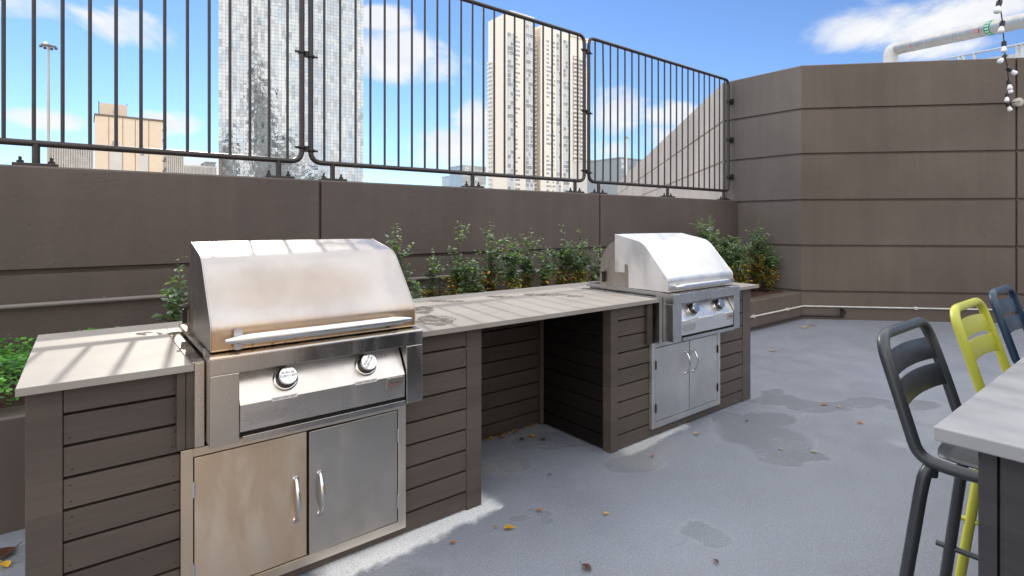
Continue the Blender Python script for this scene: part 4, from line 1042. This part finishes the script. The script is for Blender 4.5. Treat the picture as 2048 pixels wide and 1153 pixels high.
def bay(px0, px1, top, kind, seed, depth=.35):
    a, b2 = fxp(px0), fxp(px1); rnd = random.Random(seed); mb = MB(); z = GL+1
    w_ = b2-a
    mb.box(a+.05, YF-.03, GL+.5, b2-.05, YF-.005, top, 4)
    while z < top:
        if kind == 'glass':
            nn = max(2, int(w_/1.6))
            for i in range(nn):
                mb.box(a+w_*i/nn+.08, YF-depth, z+.25, a+w_*(i+1)/nn-.08, YF-.02, z+FH-.25, rnd.choice([0, 1, 1, 1, 2]))
            mb.box(a, YF-depth-.1, z-.22, b2, YF-.02, z+.2, 3)
        elif kind == 'win':
            mb.box(a, YF-.12, z+.9, a+w_*.48, YF-.02, z+2.2, rnd.choice([0, 2, 2, 4])); mb.box(a+w_*.52, YF-.12, z+.9, b2, YF-.02, z+2.2, rnd.choice([0, 2, 4, 4]))
        elif kind == 'balc':
            mb.box(a, YF-1.6, z-.15, b2, YF-.02, z+.15, 3); mb.box(a, YF-1.62, z+.15, b2, YF-1.5, z+1.15, 4)
            mb.box(a+.3, YF-.1, z+.2, b2-.3, YF-.02, z+2.4, rnd.choice([0, 1, 2]))
            mb.box(b2-.25, YF-1.5, z+.15, b2, YF-.02, z+FH-.2, 3)
        z += FH
    return mb.build('window_bay', win+[slabm, cream], ct)
bay(1015, 1029, zt0-16, 'glass', 1, 1.0); bay(1030.5, 1040, zt0-16, 'win', 2); bay(1052, 1068, zt0-6, 'glass', 3, .6)
bay(1093, 1103, zt0-14, 'win', 4); bay(1113, 1121, zt0-9, 'glass', 5, .5); bay(1127, 1138, zt0-12, 'glass', 6, .5); bay(1145, 1156, zt0-20, 'balc', 7); bay(1158, 1170, zt0-20, 'balc', 8); bay(1105, 1110, zt0-14, 'win', 11)
bay(1126, 1140, zt0-7, 'glass', 9, .3) if False else None
# balconies down the narrow blank side and beside the recess
def sideb(px, top, ya, yb, dx):
    x = fxp(px); mb = MB(); z = GL+1
    while z < top:
        mb.box(x, YF+ya, z, x+dx, YF+yb, z+.25); mb.box(x+dx*.9, YF+ya, z+.25, x+dx, YF+yb, z+1.2); z += FH
    return mb
mb = MB(); z = GL+1; mb.box(X0-.12, YF+20.4, GL, X0-.02, YF+25.6, zt0-27)
while z < zt0-28:
    mb.box(X0-1.5, YF+20.5, z, X0-.02, YF+25.5, z+.25); mb.box(X0-1.5, YF+20.5, z+.25, X0-1.3, YF+25.5, z+1.2); z += FH
mb.build('balcony_stack', slabm, ct)
mb = sideb(1069, zt0-12, .3, 3, 2.2); mb.box(rx0+.01, YF+.3, GL, rx0+.2, YF+3, zt0-12); mb.build('balcony_stack', slabm, ct)
mb = MB(); pt = zt0-4; xe = fxp(1183)
mb.box(fxp(1140), YF-.8, pt-1.2, xe, YF-.1, pt+.1); mb.box(fxp(1140), YF+16, pt-1.2, xe, YF+17, pt)
for i in range(9): x = fxp(1141)+(xe-fxp(1141))*i/8; mb.box(x-.25, YF-.1, pt-.9, x+.25, YF+16, pt-.1)
mb.build('roof_pergola', cream, ct)
mb = MB(); mb.box(X1+.02, YF+2, GL, fxp(1179), YF+20, zt(132, 405)); mb.build('side_wing', cream, ct)

# ---- other buildings
def block(name, label, px0, px1, ptop, t, depth, wallm, cols, rows, wk=0, fins=False, ww=.62, wh=.6, coping=None):
    P0 = at(px0, 447, t); Yf = P0.y; x0, x1 = P0.x, oY(px1, 447, Yf).x; z1 = zt(ptop, t)
    g = thing(name, label, 'building', ((x0+x1)/2, Yf, GL))
    mb = MB(); mb.box(x0, Yf, GL, x1, Yf+depth, z1); mb.build('wall', wallm, g)
    rnd = random.Random(int(px0)); fh = (z1-GL)/rows
    keep = [r for r in range(rows) if GL+(r+1)*fh > -2]
    for r in keep:
        mb = MB()
        for c in range(cols):
            a = x0+(x1-x0)*(c+.5-ww/2+rnd.uniform(-.08, .08))/cols; b2 = a+(x1-x0)*ww/cols
            mb.box(a, Yf-.08, GL+fh*(r+.5-wh/2), b2, Yf-.01, GL+fh*(r+.5+wh/2), rnd.choice([0, 1, 2, 0]))
        mb.build('window_row', win, g)
    mb = MB(); mb.box(x0-.3, Yf-.3, z1, x1+.3, Yf+depth+.3, z1+.6); mb.build('coping', coping or wallm, g)
    if fins:
        mb = MB()
        for c in range(cols*2+1): x = x0+(x1-x0)*c/(cols*2); mb.box(x-.18, Yf-.5, GL, x+.18, Yf-.02, z1)
        mb.build('fins', wallm, g)
    return g, x0, x1, Yf, z1
brick = speck_mat('tan brickwork', (.86, .68, .50), .85, 0, .05, .8, 0); stone = plain('beige cladding', (.62, .57, .51)); pale = plain('pale panel', (.72, .68, .62)); brown = plain('brown coping', (.22, .17, .13))
# tan slab building: blank brick with white strips and a penthouse
t0 = 150; P0 = at(190, 447, t0); Yf = P0.y; x0 = P0.x; x1 = oY(325, 447, Yf).x; z1 = zt(231, t0)
tb2 = thing('tan_building', 'blank tan brick building with brown roof edge and rooftop penthouse', 'building', ((x0+x1)/2, Yf, GL))
mb = MB(); mb.box(x0, Yf, GL, x1, Yf+14, z1); mb.build('wall', brick, tb2)
mb = MB(); mb.box(x0-.2, Yf-.2, z1, x1+.25, Yf+14.2, z1+.55); mb.build('roof_edge', brown, tb2)
xp = lambda px: oY(px, 447, Yf).x
mb = MB(); mb.box(xp(199), Yf+2, z1+.55, xp(256), Yf+9, zt(205, t0+2)); ph_ = mb.build('penthouse', plain('pale penthouse', (.72, .58, .44)), tb2)
mb = MB(); mb.box(xp(227), Yf+1.85, zt(220, t0), xp(232), Yf+1.98, zt(215, t0)); mb.build('vent', win[2], tb2)
for px in (198, 255): 
    mb = MB(); mb.tube([(xp(px), Yf+2.2, z1), (xp(px), Yf+2.2, zt(199, t0))], .09, 6); mb.build('aerial', M['bolt'], tb2)
for a, b2, top in ((221, 243, 297), (277, 296, 304)):
    mb = MB(); mb.box(xp(a), Yf-.08, GL, xp(b2), Yf-.01, zt(top, t0)); mb.build('pale_strip', pale, tb2)
    mb = MB(); mb.box(xp(a+4), Yf-.2, zt(top+1, t0), xp(b2-8), Yf-.09, zt(top-10, t0)+1); mb.build('vent', win[2], tb2)
for px in (217, 245, 270, 297):
    mb = MB(); mb.box(xp(px), Yf-.05, GL, xp(px)+.13, Yf-.01, z1-.1); mb.build('joint', brown, tb2)
mb = MB(); z = GL+1
while z < z1-1.5: mb.box(x1+.01, Yf+.6, z, x1+1.1, Yf+4, z+.3); mb.box(x1+.9, Yf+.6, z+.3, x1+1.1, Yf+4, z+1.2); z += 3
mb.build('balcony_stack', plain('grey balcony', (.25, .24, .24)), tb2)
block('office_building', 'low beige finned block left of the tan brick building', 100, 186, 292, 210, 16, stone, 9, 15, fins=True, coping=plain('beige parapet', (.58, .48, .38)))
block('office_building', 'low finned block with a stepped roof just right of the tan brick building', 326, 366, 312, 200, 14, stone, 5, 13, fins=True)
block('office_building', 'long low pale block between the tan building and the mirrored tower', 367, 432, 333, 230, 14, pale, 12, 12, fins=True)
block('office_building', 'small grey rooftop block beside the foot of the mirrored tower', 412, 431, 326, 260, 14, plain('grey render', (.36, .36, .36)), 4, 12)
block('glass_block', 'small blue-grey glass block left of the cream tower', 926, 972, 332, 420, 20, plain('blue grey curtain wall', (.40, .47, .52), .3, .4), 12, 22, ww=.8, wh=.75)
block('glass_block', 'lower pale glass block at the far left of the blue-grey one', 910, 926, 352, 430, 20, plain('pale curtain wall', (.48, .53, .56), .3, .3), 4, 20, ww=.8, wh=.75)
block('white_building', 'plain white low building right of the cream tower', 1182, 1199, 321, 330, 16, pale, 2, 14, ww=.25)
block('glass_block', 'grey panelled glass building behind the right mast', 1241, 1290, 317, 260, 22, plain('grey panel wall', (.34, .36, .37), .4, .2), 7, 18, ww=.75, wh=.7)

# ---- floodlight masts
mm = plain('painted mast', (.50, .47, .42), .5, .3)
b0 = at(97, 447, 120); g = thing('floodlight_mast', 'tall slim mast topped by a ring of floodlights at far left', 'light mast', (b0.x, b0.y, GL))
zt1 = zt(92, 120); mb = MB(); mb.tube([(b0.x, b0.y, GL), (b0.x, b0.y, zt1)], [.42, .20], 12); mb.build('pole', mm, g)
mb = MB(); mb.lathe([(.1, -.1), (1.0, 0), (1.0, .15), (.1, .2)], (b0.x, b0.y, zt1), (0, 0, 1), 16); mb.build('ring', mm, g)
for k in range(7):
    a = k*2*math.pi/7+.3; c = Vector((b0.x+1.35*math.cos(a), b0.y+1.35*math.sin(a), zt1-.2))
    mb = MB(); mb.tube([(b0.x, b0.y, zt1), tuple(c)], .07, 6); ar = mb.build('arm', mm, g)
    mb = MB(); mb.lathe([(.12, .25), (.26, .15), (.33, -.25), (.31, -.3)], c, (math.cos(a)*.3, math.sin(a)*.3, 1), 12); mb.build('floodlight', plain('grey lamp housing', (.16, .15, .15)) if k == 0 else bpy.data.materials['grey lamp housing'], ar)
mb = MB(); mb.lathe([(.0, .0), (.3, .05), (.42, .3), (.3, .6), (.0, .7)], (b0.x-.5, b0.y, zt1+.15), (0, 0, 1), 12); mb.build('dome', plain('white dome', (.8, .8, .8)), g)
b0 = at(1253, 447, 230); g = thing('light_mast', 'thin pale mast rising behind the rightmost railing panel', 'light mast', (b0.x, b0.y, GL))
z2 = zt(276, 230); mb = MB(); mb.tube([(b0.x, b0.y, GL), (b0.x, b0.y, z2)], [.5, .26], 8); mb.build('pole', pale, g)
for dx in (-.9, 0, .9):
    mb = MB(); mb.box(b0.x+dx-.3, b0.y-.3, z2-.2, b0.x+dx+.3, b0.y+.3, z2+.6); mb.build('floodlight', mm, g)
mb = MB(); mb.box(b0.x-1.3, b0.y-.1, z2-.4, b0.x+1.3, b0.y+.1, z2-.2); mb.build('crossbar', mm, g)

# ---- unseen buildings added behind the viewpoint for steel and mirrored tower to reflect
g = thing('unseen_building', 'unseen tan building added behind the viewpoint to reflect warmly in the steel', 'building', (-5, -9, 0))
mb = MB(); mb.box(-15, -16, -14, 3.4, -8.7, 5.2); mb.build('wall', plain('unseen building warm tan render', (.85, .66, .46)), g)
for i in range(6):
    mb = MB(); x = -13.5+i*2.8; mb.box(x, -8.69, 1.0, x+1.3, -8.62, 2.6); mb.build('window', win[0], g)
g = thing('unseen_building', 'unseen grey building added behind the viewpoint for the steel to reflect', 'building', (12, -9, 0))
mb = MB(); mb.box(3.45, -16, -14, 22, -8.9, 3.4); mb.build('wall', plain('mid grey render', (.34, .34, .35)), g)
for i in range(6):
    mb = MB(); x = 4.6+i*2.8; mb.box(x, -8.89, .6, x+1.5, -8.82, 2.4); mb.build('window', win[0], g)
olive = plain('olive curtain wall', (.16, .15, .12), .4)
for i, (x, y, w_, h_, lab) in enumerate([(-150, -250, 34, 196, 'olive office tower with a slim mast, far behind the viewpoint'), (-112, -246, 36, 160, 'second tallest olive office tower far behind the viewpoint'), (-62, -248, 56, 98, 'broad olive office block far behind the viewpoint'),
        (20, -252, 90, 62, 'widest olive office block far behind the viewpoint'), (-245, -250, 50, 105, 'olive office block far behind the viewpoint, farthest west')]):
    g = thing('unseen_tower', lab, 'building', (x, y, GL)); mb = MB(); mb.box(x-w_/2, y-8, GL, x+w_/2, y+8, h_); mb.build('wall', olive, g)
    r = GL+2; rnd = random.Random(i)
    while r < h_-2:
        mb = MB()
        for c in range(int(w_/4.4)): mb.box(x-w_/2+.6+c*4.4, y+8.02, r, x-w_/2+3.9+c*4.4, y+8.1, r+3.6, rnd.choice([0, 1, 1, 2]))
        mb.build('window_row', win, g); r += 5
    if i == 0:
        mb = MB(); mb.box(x-3, y-3, h_, x+3, y+3, h_+60); mb.build('mast', olive, g)
